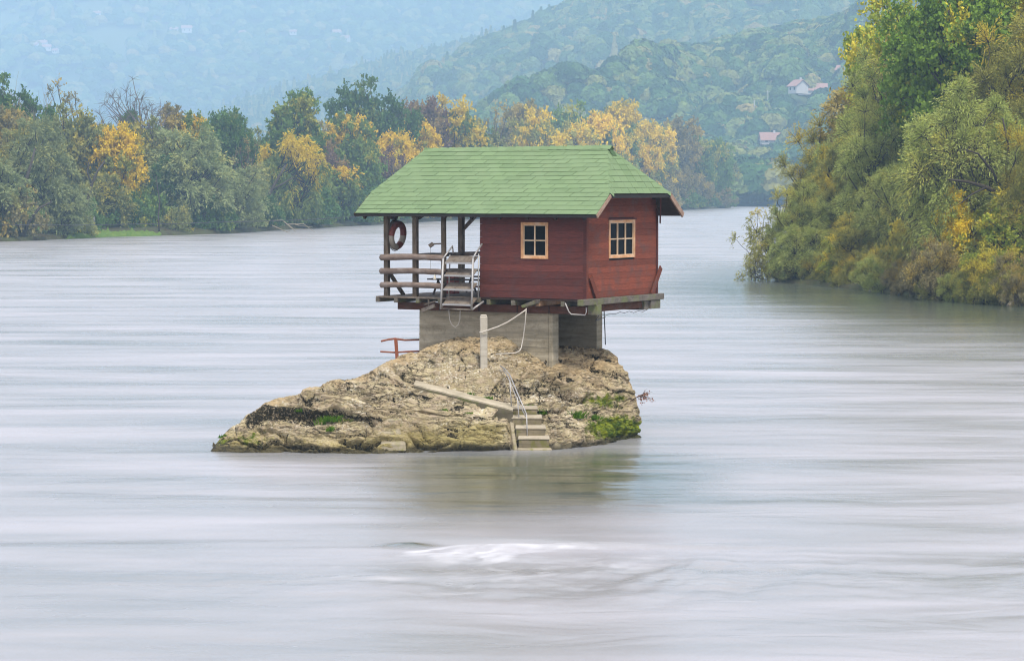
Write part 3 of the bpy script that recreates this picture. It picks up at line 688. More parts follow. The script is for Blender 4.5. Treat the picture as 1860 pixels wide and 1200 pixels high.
# arching willow's big bare limbs
lb = MB()
def limb(pts, r0, r1):
    n = len(pts); lb.tube([at(*p) for p in pts], [r0+(r1-r0)*i/(n-1) for i in range(n)], 7, wob=.15)
limb([(1905, 470, 138), (1890, 420, 138), (1860, 385, 138), (1825, 358, 137.5), (1790, 340, 137), (1755, 330, 137), (1722, 326, 136.5)], .27, .05)
limb([(1860, 385, 138), (1845, 330, 138), (1830, 270, 138), (1818, 215, 138)], .16, .04)
limb([(1825, 358, 137.5), (1800, 310, 137), (1775, 280, 136.5), (1752, 272, 136)], .11, .03)
limb([(1790, 340, 137), (1765, 352, 136.5), (1740, 372, 136)], .07, .02)
limb([(1715, 470, 143), (1700, 420, 143), (1688, 385, 143), (1676, 350, 143.5), (1660, 300, 144)], .2, .07)
limb([(1700, 420, 143), (1670, 400, 142.5), (1645, 380, 142)], .13, .04)
tag(lb.build('leaning_trunk', M_BARK, origin=at(1905, 560, 138), smooth=True), 'dark bare arching limbs running through the willow on the right', 'branch')
lg = MB(); lg.tube([at(1832, 556, 129), at(1845, 540, 129.5), at(1868, 522, 130)], [.12, .1, .06], 7, wob=.3)
lg.tube([at(1845, 540, 129.5), at(1843, 528, 129.5)], [.05, .02], 5)
tag(lg.build('driftwood_log', M_BARKP, origin=at(1832, 557, 129)), 'pale dead log sloping into the water at the right edge', 'log')
# ================================================================== HILLS
def hill_mat(name, c1, c2, c3, sc):
    m, nt, o = new_mat(name); s = N(nt)
    a = s.noise(s.coord('Object'), sc, 6, .6); b = s.noise(s.coord('Object', (1, 1, 2)), sc*.35, 3, .5)
    col = s.mix(s.ramp(a, [(.42, 0), (.58, 1)]), c1, c2); col = s.mix(s.ramp(b, [(.54, 0), (.6, .9)]), col, c3)
    s.principled(o, col, .95, spec=.05); return m
M_HILL = hill_mat('hill_ground', (.035,.06,.025), (.07,.09,.03), (.10,.12,.045), .01)
M_HILLF = hill_mat('far_hill_ground', (.04,.065,.03), (.08,.10,.04), (.22,.24,.10), .004)
HILLS = {}
def hill(name, ridge, Y0, Yr, mat, tree_h=8, rough=1.0, seed=1, p=.9, back=1.3, ncol=150, nrow=60):
    px = np.linspace(ridge[0][0], ridge[-1][0], ncol); yr = np.interp(px, [a[0] for a in ridge], [a[1] for a in ridge])
    zr = CAMH-(yr-HZ)*Yr/FPX - tree_h
    t = np.linspace(0, back, nrow)
    T, PX = np.meshgrid(t, px, indexing='ij')
    Yv = Y0 + (Yr-Y0)*T; Xv = (PX-930)*Yv/FPX
    prof = np.where(T <= 1, np.clip(T, 0, 1)**p, 1-(np.clip(T-1, 0, 1))*1.6)
    Z = -2 + np.maximum(zr, 0)[None, :]*prof + np.clip(T, 0, 1)*2
    sc = (Yr-Y0)*.22
    amp = rough*(Yr-Y0)*.05*np.clip(T*3, 0, 1)*np.clip(np.abs(1-T)*4, 0, 1)*np.clip(zr/40, 0, 1)[None, :]
    Z = Z + amp*(2*ridged(Xv/sc, Yv/sc*.6, octv=4, seed=seed)-1)
    V = np.stack([Xv, Yv, Z], -1).reshape(-1, 3); idx = np.arange(nrow*ncol).reshape(nrow, ncol)
    F = np.stack([idx[:-1,:-1], idx[:-1,1:], idx[1:,1:], idx[1:,:-1]], -1).reshape(-1, 4)
    o = put(name, np_mesh(name, V, F, mat, True)); tag(o, kind='structure')
    HILLS[name] = (px, t, Yv, Z, Y0, Yr); return o
def hill_pt(name, px, t):
    P, T, Yv, Z, Y0, Yr = HILLS[name]
    px = np.asarray(px, float); t = np.asarray(t, float)
    fi = np.clip((px-P[0])/(P[-1]-P[0])*(len(P)-1), 0, len(P)-1.001); fj = np.clip(t/T[-1]*(len(T)-1), 0, len(T)-1.001)
    i = fi.astype(int); j = fj.astype(int); a = fi-i; b = fj-j
    z = (Z[j,i]*(1-a)+Z[j,i+1]*a)*(1-b) + (Z[j+1,i]*(1-a)+Z[j+1,i+1]*a)*b
    y = Y0+(Yr-Y0)*t; return (px-930)*y/FPX, y, z
def hill_find(name, px, py):           # the hillside point seen at a photograph pixel
    t = np.linspace(.01, 1.0, 400); x, y, z = hill_pt(name, np.full(400, float(px)), t)
    row = HZ-(z-CAMH)*FPX/y
    k = np.where(row <= py)[0]; k = k[0] if len(k) else 399
    return float(x[k]), float(y[k]), float(z[k])
RA = [(380, 343), (560, 335), (700, 290), (800, 240), (866, 198), (900, 172), (968, 146), (1000, 152), (1090, 152), (1172, 120), (1260, 101), (1360, 72), (1450, 50), (1565, 28), (1700, -10), (2150, -70)]
RB = [(380, 330), (560, 270), (650, 214), (720, 178), (804, 124), (865, 88), (927, 62), (984, 32), (1058, 0), (1200, -50), (1500, -110), (2150, -160)]
RC = [(100, 343), (250, 290), (330, 235), (408, 193), (480, 169), (560, 147), (640, 122), (700, 105), (780, 88), (870, 68), (930, 52), (1058, 10), (1300, -60), (2150, -140)]
RD = [(-2600, -150), (-400, -150), (200, -120), (600, -90), (1000, -70), (2150, -150)]
hill('near_hill', RA, 900, 1500, M_HILL, 9, 1.1, 3)
hill('middle_hill', RB, 1480, 2150, M_HILL, 9, 1.0, 8)
hill('spur_hill', RC, 2150, 2800, M_HILL, 9, .7, 14)
hill('far_hill', RD, 2850, 4200, M_HILLF, 6, .6, 21, p=1.0, ncol=260)

# woods on the hills: nobody could count them, one object per hill, each crown an instance of a few lumpy tree meshes
wood_col = bpy.data.collections.new('hill_tree_crowns')
def lump(seed, conif=False):
    rng = np.random.default_rng(seed); n = 620
    d = unit(rng.normal(size=(n, 3))); d[:, 2] = np.abs(d[:, 2])*1.0-.25
    e = 1+.28*fbm(d[:,0]*1.9+seed, d[:,1]*1.9, d[:,2]*1.9, octv=3, seed=seed)
    P = d*e[:, None]*np.array([4.4, 4.4, 4.6])+np.array([0, 0, 4.8])
    if conif:
        h = rng.random(n)**1.3; a = rng.random(n)*2*np.pi; r = (1-h)*2.6*(.75+.3*rng.random(n)); P = np.stack([np.cos(a)*r, np.sin(a)*r, 1+h*12], -1)
        d = unit(np.stack([np.cos(a), np.sin(a), 0*a+.4], -1))
    nrm = unit(d+rng.normal(0, .35, (n, 3))); A = unit(np.cross(nrm, rng.normal(size=(n, 3)))); B = np.cross(nrm, A)
    s = (.55+.5*rng.random(n))[:, None]*(1.0 if not conif else .9)
    V = np.stack([P-A*s, P-B*s, P+A*s, P+B*s], 1).reshape(-1, 3)
    o = bpy.data.objects.new('crown_lump', np_mesh('crown_lump', V, np.arange(n*4).reshape(n, 4), M_WOOD, False, {'tint': rng.random(n)})); wood_col.objects.link(o)
def wood_leaf():
    m, nt, o = new_mat('hill_wood_foliage'); s = N(nt)
    oi = s.n('ShaderNodeObjectInfo'); g = s.n('ShaderNodeAttribute', attribute_name='hue'); g.attribute_type = 'INSTANCER'
    col = s.ramp(oi.outputs['Random'], [(0, (.03,.07,.03)), (.3, (.055,.12,.035)), (.6, (.11,.18,.05)), (.85, (.19,.22,.06)), (.96, (.24,.23,.07)), (1, (.30,.24,.08))])
    col = s.mix(1.0, col, s.mix(s.attr('tint'), (.85,.85,.85), (1.15,1.15,1.12)), 'MULTIPLY')
    s.principled(o, col, .95, spec=.05); return m
M_WOOD = wood_leaf()
for sd in (1, 2, 3, 4, 5): lump(sd)
lump(9, True)
def wood_group():
    ng = bpy.data.node_groups.new('scatter_crowns', 'GeometryNodeTree')
    ng.interface.new_socket('Geometry', in_out='INPUT', socket_type='NodeSocketGeometry'); ng.interface.new_socket('Geometry', in_out='OUTPUT', socket_type='NodeSocketGeometry')
    a = ng.nodes.new('NodeGroupInput'); b = ng.nodes.new('NodeGroupOutput'); ip = ng.nodes.new('GeometryNodeInstanceOnPoints')
    ci = ng.nodes.new('GeometryNodeCollectionInfo'); ci.inputs['Collection'].default_value = wood_col; ci.inputs['Separate Children'].default_value = True; ci.inputs['Reset Children'].default_value = True
    na = ng.nodes.new('GeometryNodeInputNamedAttribute'); na.data_type = 'FLOAT'; na.inputs['Name'].default_value = 'sc'
    nb = ng.nodes.new('GeometryNodeInputNamedAttribute'); nb.data_type = 'FLOAT'; nb.inputs['Name'].default_value = 'rz'
    nc = ng.nodes.new('GeometryNodeInputNamedAttribute'); nc.data_type = 'INT'; nc.inputs['Name'].default_value = 'pick'
    cx = ng.nodes.new('ShaderNodeCombineXYZ'); lk = ng.links.new
    ip.inputs['Pick Instance'].default_value = True
    lk(a.outputs[0], ip.inputs['Points']); lk(ci.outputs[0], ip.inputs['Instance']); lk(nb.outputs['Attribute'], cx.inputs['Z']); lk(cx.outputs[0], ip.inputs['Rotation'])
    lk(na.outputs['Attribute'], ip.inputs['Scale']); lk(nc.outputs['Attribute'], ip.inputs['Instance Index']); lk(ip.outputs[0], b.inputs[0]); return ng
WG = wood_group()
def woods(name, hname, n, smin, smax, pxr, seed, clear=0.0, conif=.1, tr=(.0, 1.06), label=''):
    rng = np.random.default_rng(seed); Y0, Yr = HILLS[hname][4:6]
    px = rng.uniform(pxr[0], pxr[1], n*3); t = rng.uniform(tr[0], tr[1], n*3)
    x, y, z = hill_pt(hname, px, t)
    keep = rng.random(n*3) < (y/(Yr*1.1))**2*1.1
    keep &= fbm(x/((Yr-Y0)*.16), y/((Yr-Y0)*.16), octv=3, seed=seed) > -1+clear*1.0
    keep &= z > -1
    if hname == 'near_hill':
        for hx, hw in ((1455, 34), (1394, 20), (1520, 14)):
            hxx, hy, _ = hill_find('near_hill', hx, {1455: 178, 1394: 266, 1520: 142}[hx])
            keep &= ~((np.abs(px-hx) < hw) & (y > hy-85) & (y < hy+14))
    x, y, z = x[keep][:n], y[keep][:n], z[keep][:n]; k = len(x)
    me = np_mesh(name, np.stack([x, y, z-1.0], -1), np.zeros((0, 3), int))
    a = me.attributes.new('sc', 'FLOAT', 'POINT'); a.data.foreach_set('value', rng.uniform(smin, smax, k).astype(np.float32))
    a = me.attributes.new('rz', 'FLOAT', 'POINT'); a.data.foreach_set('value', rng.uniform(0, 6.28, k).astype(np.float32))
    pk = rng.integers(0, 5, k); pk[rng.random(k) < conif] = 5
    a = me.attributes.new('pick', 'INT', 'POINT'); a.data.foreach_set('value', pk.astype(np.int32))
    o = put(name, me); md = o.modifiers.new('crowns', 'NODES'); md.node_group = WG
    tag(o, label, 'woodland', kind='stuff')
woods('hill_woods', 'near_hill', 12000, .8, 1.7, (650, 1700), 1, .5, .0, label='mixed autumn woods covering the nearest hazy hillside on the right')
woods('hill_woods', 'middle_hill', 11000, .9, 1.8, (500, 1650), 2, .45, .05, label='blue-green woods on the hazy middle hillside')
woods('hill_woods', 'spur_hill', 8000, .9, 1.6, (200, 1400), 3, .35, .3, label='dark woods along the low hazy spur behind the river bend')
woods('hill_woods', 'far_hill', 6000, 1.0, 2.2, (-100, 1250), 4, .8, .03, label='scattered woods between pale fields on the faint farthest hill')
# belt of trees where the near hill meets the river
def belt():
    rng = np.random.default_rng(77); n = 700
    px = rng.uniform(1180, 1720, n); y = rng.uniform(850, 985, n); x = (px-930)*y/FPX
    me = np_mesh('shore_woods', np.stack([x, y, rng.uniform(-1.5, 1.5, n)], -1), np.zeros((0, 3), int))
    for nm, v in (('sc', rng.uniform(.9, 1.9, n)), ('rz', rng.uniform(0, 6.28, n))):
        a = me.attributes.new(nm, 'FLOAT', 'POINT'); a.data.foreach_set('value', v.astype(np.float32))
    a = me.attributes.new('pick', 'INT', 'POINT'); a.data.foreach_set('value', rng.integers(0, 5, n).astype(np.int32))
    o = put('shore_woods', me); o.modifiers.new('crowns', 'NODES').node_group = WG
    tag(o, 'hazy line of trees along the water at the far river bend', 'woodland', kind='stuff')
belt()

# ------------------------------------------------------------------ houses and poles on the hills
M_WHITE = flat('white_render', (.46,.44,.43), .8, var=.08); M_TILE = flat('red_roof_tile', (.30,.17,.14), .85, var=.3, scale=.8); M_DARKW = flat('dark_window', (.03,.035,.04), .2)
def farmhouse(loc, L_, W_, H_, rise, rz, label, wings=False, chim=True):
    t = thing('farmhouse', label, 'house', loc, rz)
    fr = t.matrix_basis.copy(); fr = Matrix.Translation(loc) @ Matrix.Rotation(rz, 4, 'Z')
    def f(x, y, z): return tuple(fr @ Vector((x, y, z)))
    m = MB(f); m.box(-L_/2, L_/2, -W_/2, W_/2, -.6, H_)
    for s_ in (-1, 1): m.add([(s_*L_/2, -W_/2, H_), (s_*L_/2, W_/2, H_), (s_*L_/2, 0, H_+rise)], [(0, 1, 2)])
    m.build('wall', M_WHITE, t)
    r = MB(f); e = .7
    for s_ in (-1, 1):
        r.hexa([(-L_/2-e, s_*(W_/2+e), H_-.45), (L_/2+e, s_*(W_/2+e), H_-.45), (L_/2+e, 0, H_+rise+.02), (-L_/2-e, 0, H_+rise+.02), (-L_/2-e, s_*(W_/2+e), H_-.2), (L_/2+e, s_*(W_/2+e), H_-.2), (L_/2+e, 0, H_+rise+.3), (-L_/2-e, 0, H_+rise+.3)])
    ro = r.build('roof', M_TILE, t)
    if chim: c = MB(f); c.box(L_*.2, L_*.2+.8, -.4, .4, H_+rise*.5, H_+rise+1.2); c.build('chimney', M_WHITE, ro)
    for k in (-1, 1):
        wn = MB(f); wn.box(-L_/2-.06, -L_/2+.02, k*W_*.24-.6, k*W_*.24+.6, H_*.35, H_*.75); wn.build('window', M_DARKW, t)
        wn = MB(f); wn.box(k*L_*.25-.6, k*L_*.25+.6, -W_/2-.06, -W_/2+.02, H_*.35, H_*.75); wn.build('window', M_DARKW, t)
    return t
def hh(hn, px, py, up=4): x, y, z = hill_find(hn, px, py); return (x, y-12, z+up)
farmhouse(hh('near_hill', 1443, 178, 1.5), 7, 7, 3.2, 2.8, R(-62), 'white gabled farmhouse with a red roof high on the right hillside')
farmhouse(hh('near_hill', 1468, 179, 1.5), 14, 8, 1.6, 3.2, R(-8), 'long red-roofed barn joined to the right of the white gabled farmhouse', chim=False)
farmhouse(hh('near_hill', 1392, 266, 1), 8.5, 6, 1.6, 3.2, R(6), 'small red-roofed house low on the right hillside below the white farmhouse')
farmhouse(hh('near_hill', 1522, 142, 1), 5, 5, 2, 2.2, R(-30), 'white house peeping over the left outline of the right bank trees')
for i, (px, py, s_) in enumerate(((72, 98, .9), (84, 97, 1.2), (92, 102, 1), (108, 106, .7), (183, 40, .9), (285, 57, .8), (322, 70, 1), (344, 70, 1.3), (445, 74, .9), (536, 73, .9), (614, 75, 1.1), (630, 86, 1.1))):
    lab = ['pale red-roofed house leftmost in the faint left hamlet', 'white-walled house in the middle of the faint left hamlet', 'red-roofed house right of the white one in the faint left hamlet', 'tiny pale house at the right end of the faint left hamlet',
           'lone pale house high on the far hill in the upper left', 'tiny pale dot of a house left of the middle hamlet on the far hill', 'smaller house left in the middle hamlet on the far hill', 'larger reddish house right in the middle hamlet on the far hill',
           'small white house on the far hill between two hamlets', 'small white house on the far hill above the tallest green tree', 'pinkish roofed house on the far hill above the spur', 'white and red house on the far hill just above the spur ridge'][i]
    farmhouse(hh('far_hill', px, py, 5), 11*s_, 8*s_, 5*s_, 3*s_, R(-30+i*23 % 60), lab)
M_POLE = flat('pole_grey', (.5,.48,.45), .8)
for px, py, hpx, lab in ((1388.5, 216, 33, 'taller pale utility pole on the right hillside'), (1364, 224, 24, 'shorter pale utility pole left of the taller one'), (1358, 285, 9, 'small white marker post low on the right hillside')):
    x, y, z = hill_find('near_hill', px, py); y -= 12; m = MB(); hm = hpx*y/FPX; m.tube([(x, y, z-2), (x, y, z+4+hm)], [.22, .14], 8)
    m.bar((x-.9, y, z+3.4+hm), (x+.9, y, z+3.4+hm), .12, .12); tag(m.build('utility_pole', M_POLE, origin=(x, y, z)), lab, 'pole')
x, y, z = hill_find('near_hill', 1458, 50)
tree_px('single bright orange tree glowing on the ridge of the right hillside', 'tree', 'round', 'orange', 1458, 40, 44, y-10, z-2, kind='broadleaf_tree')
for k, px in enumerate((163.5, 171)):
    q = at(px, 397, left_shore_Y(px)+6); m = MB(); m.box(-.16, .16, -.1, .1, -.6, .55+.2*k); m.box(-.22, .22, -.14, .14, .55+.2*k, .62+.2*k)
    m.v = [(a+q[0], b+q[1], c+q[2]) for a, b, c in m.v]
    tag(m.build('white_post', M_WHITE, origin=(q[0], q[1], q[2]-.6)), ['left and shorter of two small white posts above the grassy ledge', 'right and taller of two small white posts above the grassy ledge'][k], 'post')

# ------------------------------------------------------------------ air
hz = MB(); hz.box(-4400, 4400, -290, 6500, -4.5, 480)
M_HAZE = bpy.data.materials.new('valley_haze'); M_HAZE.use_nodes = True; M_HAZE.node_tree.nodes.clear()
ho = M_HAZE.node_tree.nodes.new('ShaderNodeOutputMaterial'); hv = M_HAZE.node_tree.nodes.new('ShaderNodeVolumePrincipled')
hv.inputs['Color'].default_value = (.51, .76, 1.0, 1); hv.inputs['Density'].default_value = .00037; hv.inputs['Anisotropy'].default_value = 0.0
M_HAZE.node_tree.links.new(hv.outputs['Volume'], ho.inputs['Volume'])
tag(hz.build('haze', M_HAZE), 'pale blue haze filling the valley', 'haze', kind='stuff')
# ================================================================== ROCK
def mat_rock():
    m, nt, o = new_mat('river_rock'); s = N(nt)
    v1 = s.coord('Object')
    a = s.noise(v1, .9, 6, .6, .4); b = s.noise(s.coord('Object', (1, 1, 2.2), (0, .12, 0)), 3.5, 6, .65, .3); c = s.noise(v1, 16, 5, .7)
    col = s.mix(s.ramp(a, [(.38, 0), (.62, 1)]), (.34, .28, .155), (.56, .475, .285))
    col = s.mix(s.ramp(b, [(.40, 0), (.62, .85)]), col, (.43, .34, .24))
    # pale lichen flecks
    vor = s.n('ShaderNodeTexVoronoi'); vor.inputs['Scale'].default_value = 9; s.l(v1, vor.inputs['Vector'])
    li = s.math('MULTIPLY', s.ramp(vor.outputs['Distance'], [(.30, 1), (.50, 0)]), s.ramp(s.noise(v1, 2.6, 5, .65), [(.46, 0), (.60, 1)]))
    li = s.math('MULTIPLY', li, s.attr('lichen'))
    vs = s.coord('Object', (1, 1, 1.7)); cw = s.noise(s.coord('Object', (1, 1, 2.6)), 1.25, 4, .6)
    wsp = s.math('MULTIPLY', s.ramp(s.noise(vs, 17, 3, .6), [(.53, 0), (.59, 1)]), s.ramp(cw, [(.49, 0), (.62, .9)]))
    li = s.math('MAXIMUM', li, s.math('MULTIPLY', wsp, s.attr('white')))
    col = s.mix(li, col, (.78, .72, .58))
    col = s.mix(s.math('MULTIPLY', s.attr('dirt'), s.ramp(b, [(.3, .6), (.6, 1)])), col, (.46, .34, .19))
    # black lichen and dirt in the cracks, plus painted shade under the left ledge
    cb = s.noise(s.coord('Object', (1, 1, 2.8)), 1.5, 4, .6)
    sp = s.math('MULTIPLY', s.ramp(s.noise(vs, 20, 3, .65), [(.50, 0), (.57, 1)]), s.ramp(cb, [(.51, 0), (.63, 1)]))
    vl = s.coord('Object', (1, 1, 4.6), (0, .10, 0))
    ln = s.math('MULTIPLY', s.ramp(s.noise(vl, .95, 6, .6, .25), [(.486, 0), (.5, 1), (.514, 0)]), s.ramp(s.noise(v1, .9, 3, .5), [(.40, .15), (.56, 1)]))
    ln2 = s.math('MULTIPLY', s.ramp(s.noise(vl, 2.6, 5, .6, .3), [(.483, 0), (.5, 1), (.517, 0)]), s.ramp(s.noise(v1, 1.7, 3, .5), [(.46, 0), (.60, .9)]))
    lns = s.math('MAXIMUM', ln, ln2); sp = s.math('MAXIMUM', sp, s.math('MULTIPLY', lns, 1.7))
    dk = s.math('ADD', s.ramp(s.math('ADD', s.attr('crack'), s.math('MULTIPLY', s.math('SUBTRACT', c, .5), 2.2)), [(.42, 0), (.72, 1)]), s.math('MULTIPLY', sp, s.math('MULTIPLY', s.attr('white'), .62))); dk.node.use_clamp = True
    # moss
    mo = s.ramp(s.math('ADD', s.attr('moss'), s.math('MULTIPLY', s.math('SUBTRACT', s.noise(v1, 5, 6, .7), .5), 1.5)), [(.42, 0), (.62, 1)])
    mc = s.mix(s.ramp(s.noise(v1, 7, 4, .6), [(.35, 0), (.65, 1)]), (.05, .09, .012), (.23, .26, .02))
    ym = s.ramp(s.math('ADD', s.attr('algae'), s.math('MULTIPLY', s.math('SUBTRACT', c, .5), 1.6)), [(.40, 0), (1.0, .62)])
    col = s.mix(ym, col, (.30, .25, .06)); col = s.mix(dk, col, (.032, .028, .017)); col = s.mix(mo, col, mc)
    col = s.mix(s.attr('wet'), col, (.05, .045, .03))
    h = s.math('ADD', s.math('SUBTRACT', s.math('MULTIPLY', b, 1.0), s.math('MULTIPLY', lns, .35)), s.math('ADD', s.math('MULTIPLY', c, .35), s.math('MULTIPLY', s.noise(v1, 45, 3, .7), .12)))
    s.principled(o, col, .93, s.bump(h, 1.0, .13), spec=.15); return m
RST = np.array([ # X, Yfront, Ycrest, Zcrest
 (-7.12, 57.62, 57.7, -.30), (-7.02, 57.5, 57.75, .05), (-6.83, 57.4, 58.1, .29), (-6.37, 57.3, 58.6, .63), (-5.88, 57.2, 58.9, .99), (-5.13, 57.1, 59.3, 1.22), (-4.37, 57.0, 59.7, 1.45),
 (-3.6, 57.0, 60.2, 1.57), (-3.1, 57.1, 60.8, 1.84), (-2.58, 57.2, 61.4, 2.02), (-2.0, 57.25, 61.9, 2.2), (-1.36, 57.4, 62.1, 2.42), (-.3, 57.6, 62.1, 2.36), (.5, 57.8, 62.5, 2.18),
 (1.0, 58.0, 62.8, 2.12), (1.8, 58.6, 63.0, 2.12), (2.2, 59.1, 63.1, 2.08), (2.45, 59.5, 62.8, 1.97), (2.64, 59.8, 62.5, 1.82), (2.78, 60.0, 62.3, 1.64), (2.90, 60.2, 62.1, 1.40), (2.98, 60.3, 61.9, 1.12), (3.06, 60.4, 61.7, .84), (3.12, 60.5, 61.5, .56), (3.09, 60.6, 61.4, .2), (3.03, 60.7, 61.3, -.15), (2.95, 60.8, 61.2, -.8)])
PATH = ((-2.35, 59.75, 1.40), (.02, 58.95, .87))           # walkway centre line ends
def rock_limits(X, Y, Z):
    t = np.clip((X-PATH[0][0])/(PATH[1][0]-PATH[0][0]), 0, 1)
    yp = PATH[0][1]+t*(PATH[1][1]-PATH[0][1]); zp = PATH[0][2]+t*(PATH[1][2]-PATH[0][2])
    inx = np.clip((X+2.7)/.4, 0, 1)*np.clip((.25-X)/.2, 0, 1)
    back = np.clip((yp+.75-Y)/.35, 0, 1)
    Z = Z - inx*back*np.maximum(0, Z-(zp-.02))
    fr = np.clip((yp-.42-Y)/.2, 0, 1)*inx                      # ground falls away in front of the slab
    Z = Z - fr*np.maximum(0, Z-(zp-.21-.34*np.clip(yp-.4-Y, 0, 3)))
    ins = np.clip((X+.12)/.12, 0, 1)*np.clip((1.02-X)/.14, 0, 1)  # stairs
    zs = np.interp(Y, [57.6, 57.9, 58.9, 59.5], [-.2, 0., .74, .8]); bk = np.clip((59.75-Y)/.3, 0, 1)
    return Z - ins*bk*np.maximum(0, Z-zs)
def build_rock():
    seg = np.r_[0, np.cumsum(np.hypot(np.diff(RST[:,0]), np.diff(RST[:,3])))]
    ns = 860; q = np.linspace(0, seg[-1], ns)
    def sm(col):
        y = np.interp(q, seg, RST[:,col]); k = np.hanning(13); k /= k.sum(); yp = np.pad(y, 6, mode='edge'); return np.convolve(yp, k, 'valid')
    X = sm(0); Yf = sm(1); Yc = sm(2); Zc = sm(3)
    nf, nb = 640, 80
    tf = np.linspace(-.25, 1, nf); 
    g = np.where(tf > 0, np.sin(np.pi/2*np.clip(tf, 0, 1))**.95, tf*1.8)
    Yg = Yf[:,None]+(Yc-Yf)[:,None]*tf[None,:]*np.where(tf < 0, .25, 1)[None,:]
    Zg = np.where(tf[None,:] > 0, Zc[:,None]*g[None,:], np.minimum(Zc, 1)[:,None]*g[None,:]-.05)
    Zg = np.where(Zc[:,None] <= .05, np.minimum(Zg, Zc[:,None]), Zg)
    tb = np.linspace(0, 1.2, nb)[1:]; Yb = Yc[:,None]+tb[None,:]*(4.3*np.clip((3.1-np.abs(X))/2+1, .2, 1))[:,None]
    Zb = Zc[:,None]*np.cos(np.pi/2*np.clip(tb, 0, 1.2))[None,:]
    Y = np.concatenate([Yg, Yb], 1); Z = np.concatenate([Zg, Zb], 1); XX = np.repeat(X[:,None], Y.shape[1], 1)
    # broad shape: slabs stepping down to the water
    front = np.clip((Yc[:,None]-Y)/np.maximum(.32*(Yc-Yf), .1)[:,None], 0, 1)
    P = np.stack([XX, Y, Z], -1)
    def normals(P):
        a = np.gradient(P, axis=0); b = np.gradient(P, axis=1); n = np.cross(a, b); return unit(n)
    Nn = normals(P); Nn[Nn[...,2].mean() < 0 if False else slice(None)] *= 1
    if Nn[ns//2, nf//2, 2] < 0: Nn = -Nn
    x, y, z = P[...,0], P[...,1], P[...,2]
    px = 930+x*FPX/y; py = HZ+(CAMH-z)*FPX/y
    tip = np.clip((x+7.1)/1.2, 0.05, 1)*np.clip((Zc[:,None]+.6)/.9, .15, 1)
    d = .20*fbm(x*.55, y*.55, z*.9, octv=3, seed=2)
    wq = z*1.0 + .13*x + .22*fbm(x*.5, y*.5, z*.5, octv=3, seed=8)
    ph = (wq/.40) % 1.0; led = np.clip(ph*1.6, 0, 1)-np.clip((ph-.62)*2.6, 0, 1)
    d += .24*(led-.45)*np.clip(.35+1.6*fbm(x*.7, y*.7, z*.7, octv=2, seed=12), 0, 1)*front
    wq2 = z*.9 - .32*x + .12*fbm(x, y, z, octv=2, seed=18); ph2 = (wq2/.085) % 1.0
    shale = np.clip((py-700)/60, 0, 1)*np.clip((px-760)/120, 0, 1)*np.clip((1080-px)/60, 0, 1)
    d += .05*(ph2-.5)*shale*np.clip(.5+fbm(x*1.4, y*1.4, z*3, octv=2, seed=33), 0, 1)
    def cells(a, b, seed):            # flat tilted slabs with open joints between them
        ia, ib = np.floor(a), np.floor(b); f1 = np.full(a.shape, 9.); f2 = f1.copy(); val = np.zeros(a.shape)
        for i in (-1, 0, 1):
            for j in (-1, 0, 1):
                ja = ia+i+_hash(ia+i, ib+j, ia*0, seed); jb = ib+j+_hash(ia+i, ib+j, ia*0, seed+1)
                dd = np.hypot(a-ja, b-jb); v = (_hash(ia+i, ib+j, ia*0, seed+2)-.5) + (a-ja)*(_hash(ia+i, ib+j, ia*0, seed+3)-.5)*.8 + (b-jb)*(.25-.9*_hash(ia+i, ib+j, ia*0, seed+4))
                near = dd < f1; f2 = np.where(near, f1, np.minimum(f2, dd)); val = np.where(near, v, val); f1 = np.where(near, dd, f1)
        return val, f2-f1
    wa = .35*fbm(x*.9, y*.9, z*1.5, octv=3, seed=120); wb = .30*fbm(x*1.2, y*1.2, z*1.2, octv=3, seed=121)
    sup = z*1.5+(y-57)*.35
    v1, e1 = cells(x*.75+wa+y*.2, sup*1.35+x*.30+wb, 130); v2, e2 = cells(x*1.9+wa*2+y*.4, sup*3.6+x*.7+wb*2, 140)
    cd = (.13*v1 + .06*v2)*np.clip(front*1.3, .10, 1) - .07*np.clip(1-e1/.05, 0, 1) - .03*np.clip(1-e2/.07, 0, 1)
    rr = ridged(x*1.5, y*1.5, z*3.2+.3*x, octv=4, seed=4)
    q1, q5 = np.percentile(rr, [4, 50]); rn = (rr-q1)/(q5-q1)
    d += .11*(np.clip(rn, -.5, 1.5)-.8) + cd + .045*fbm(x*2.4, y*2.4, z*5, octv=5, seed=6, gain=.6) + .018*fbm(x*9, y*9, z*15, octv=3, seed=7)
    crk = np.clip((.35-rn)*2.5, 0, 1)*.75
    ph_c = np.clip(1-np.abs(ph-.02)*9, 0, 1)*.7*front*np.clip(.3+1.5*fbm(x*.7, y*.7, z*.7, octv=2, seed=12), 0, 1)
    crk = np.maximum(crk, ph_c); crk = np.maximum(crk, shale*np.clip(1-np.abs(ph2-.05)*6, 0, 1)*.7)
    def lines(n, w): return np.clip(1-np.abs(n)/w, 0, 1)
    zz = z + .10*x + .15*fbm(x*.7, y*.7, z*.7, octv=2, seed=90)
    l1 = lines(fbm(x*.8, y*.8, zz*4.2, octv=4, seed=91), .030)*np.clip(.2+2.2*fbm(x*.6, y*.6, z, octv=2, seed=92), 0, 1)
    l2 = lines(fbm(x*2.0, y*2.0, zz*8, octv=4, seed=93), .035)*np.clip(2.5*fbm(x*.9, y*.9, z*1.5, octv=3, seed=94), 0, 1)
    l3 = lines(fbm(x*1.4+z*1.2, y*1.4, z*1.6, octv=4, seed=95), .014)*np.clip(2.5*fbm(x*.8, y*.8, z, octv=2, seed=96), 0, 1)
    d -= (.05*l1+.02*l2)*front; crk = np.maximum(crk, .6*l1*np.clip(front*3, 0, 1))
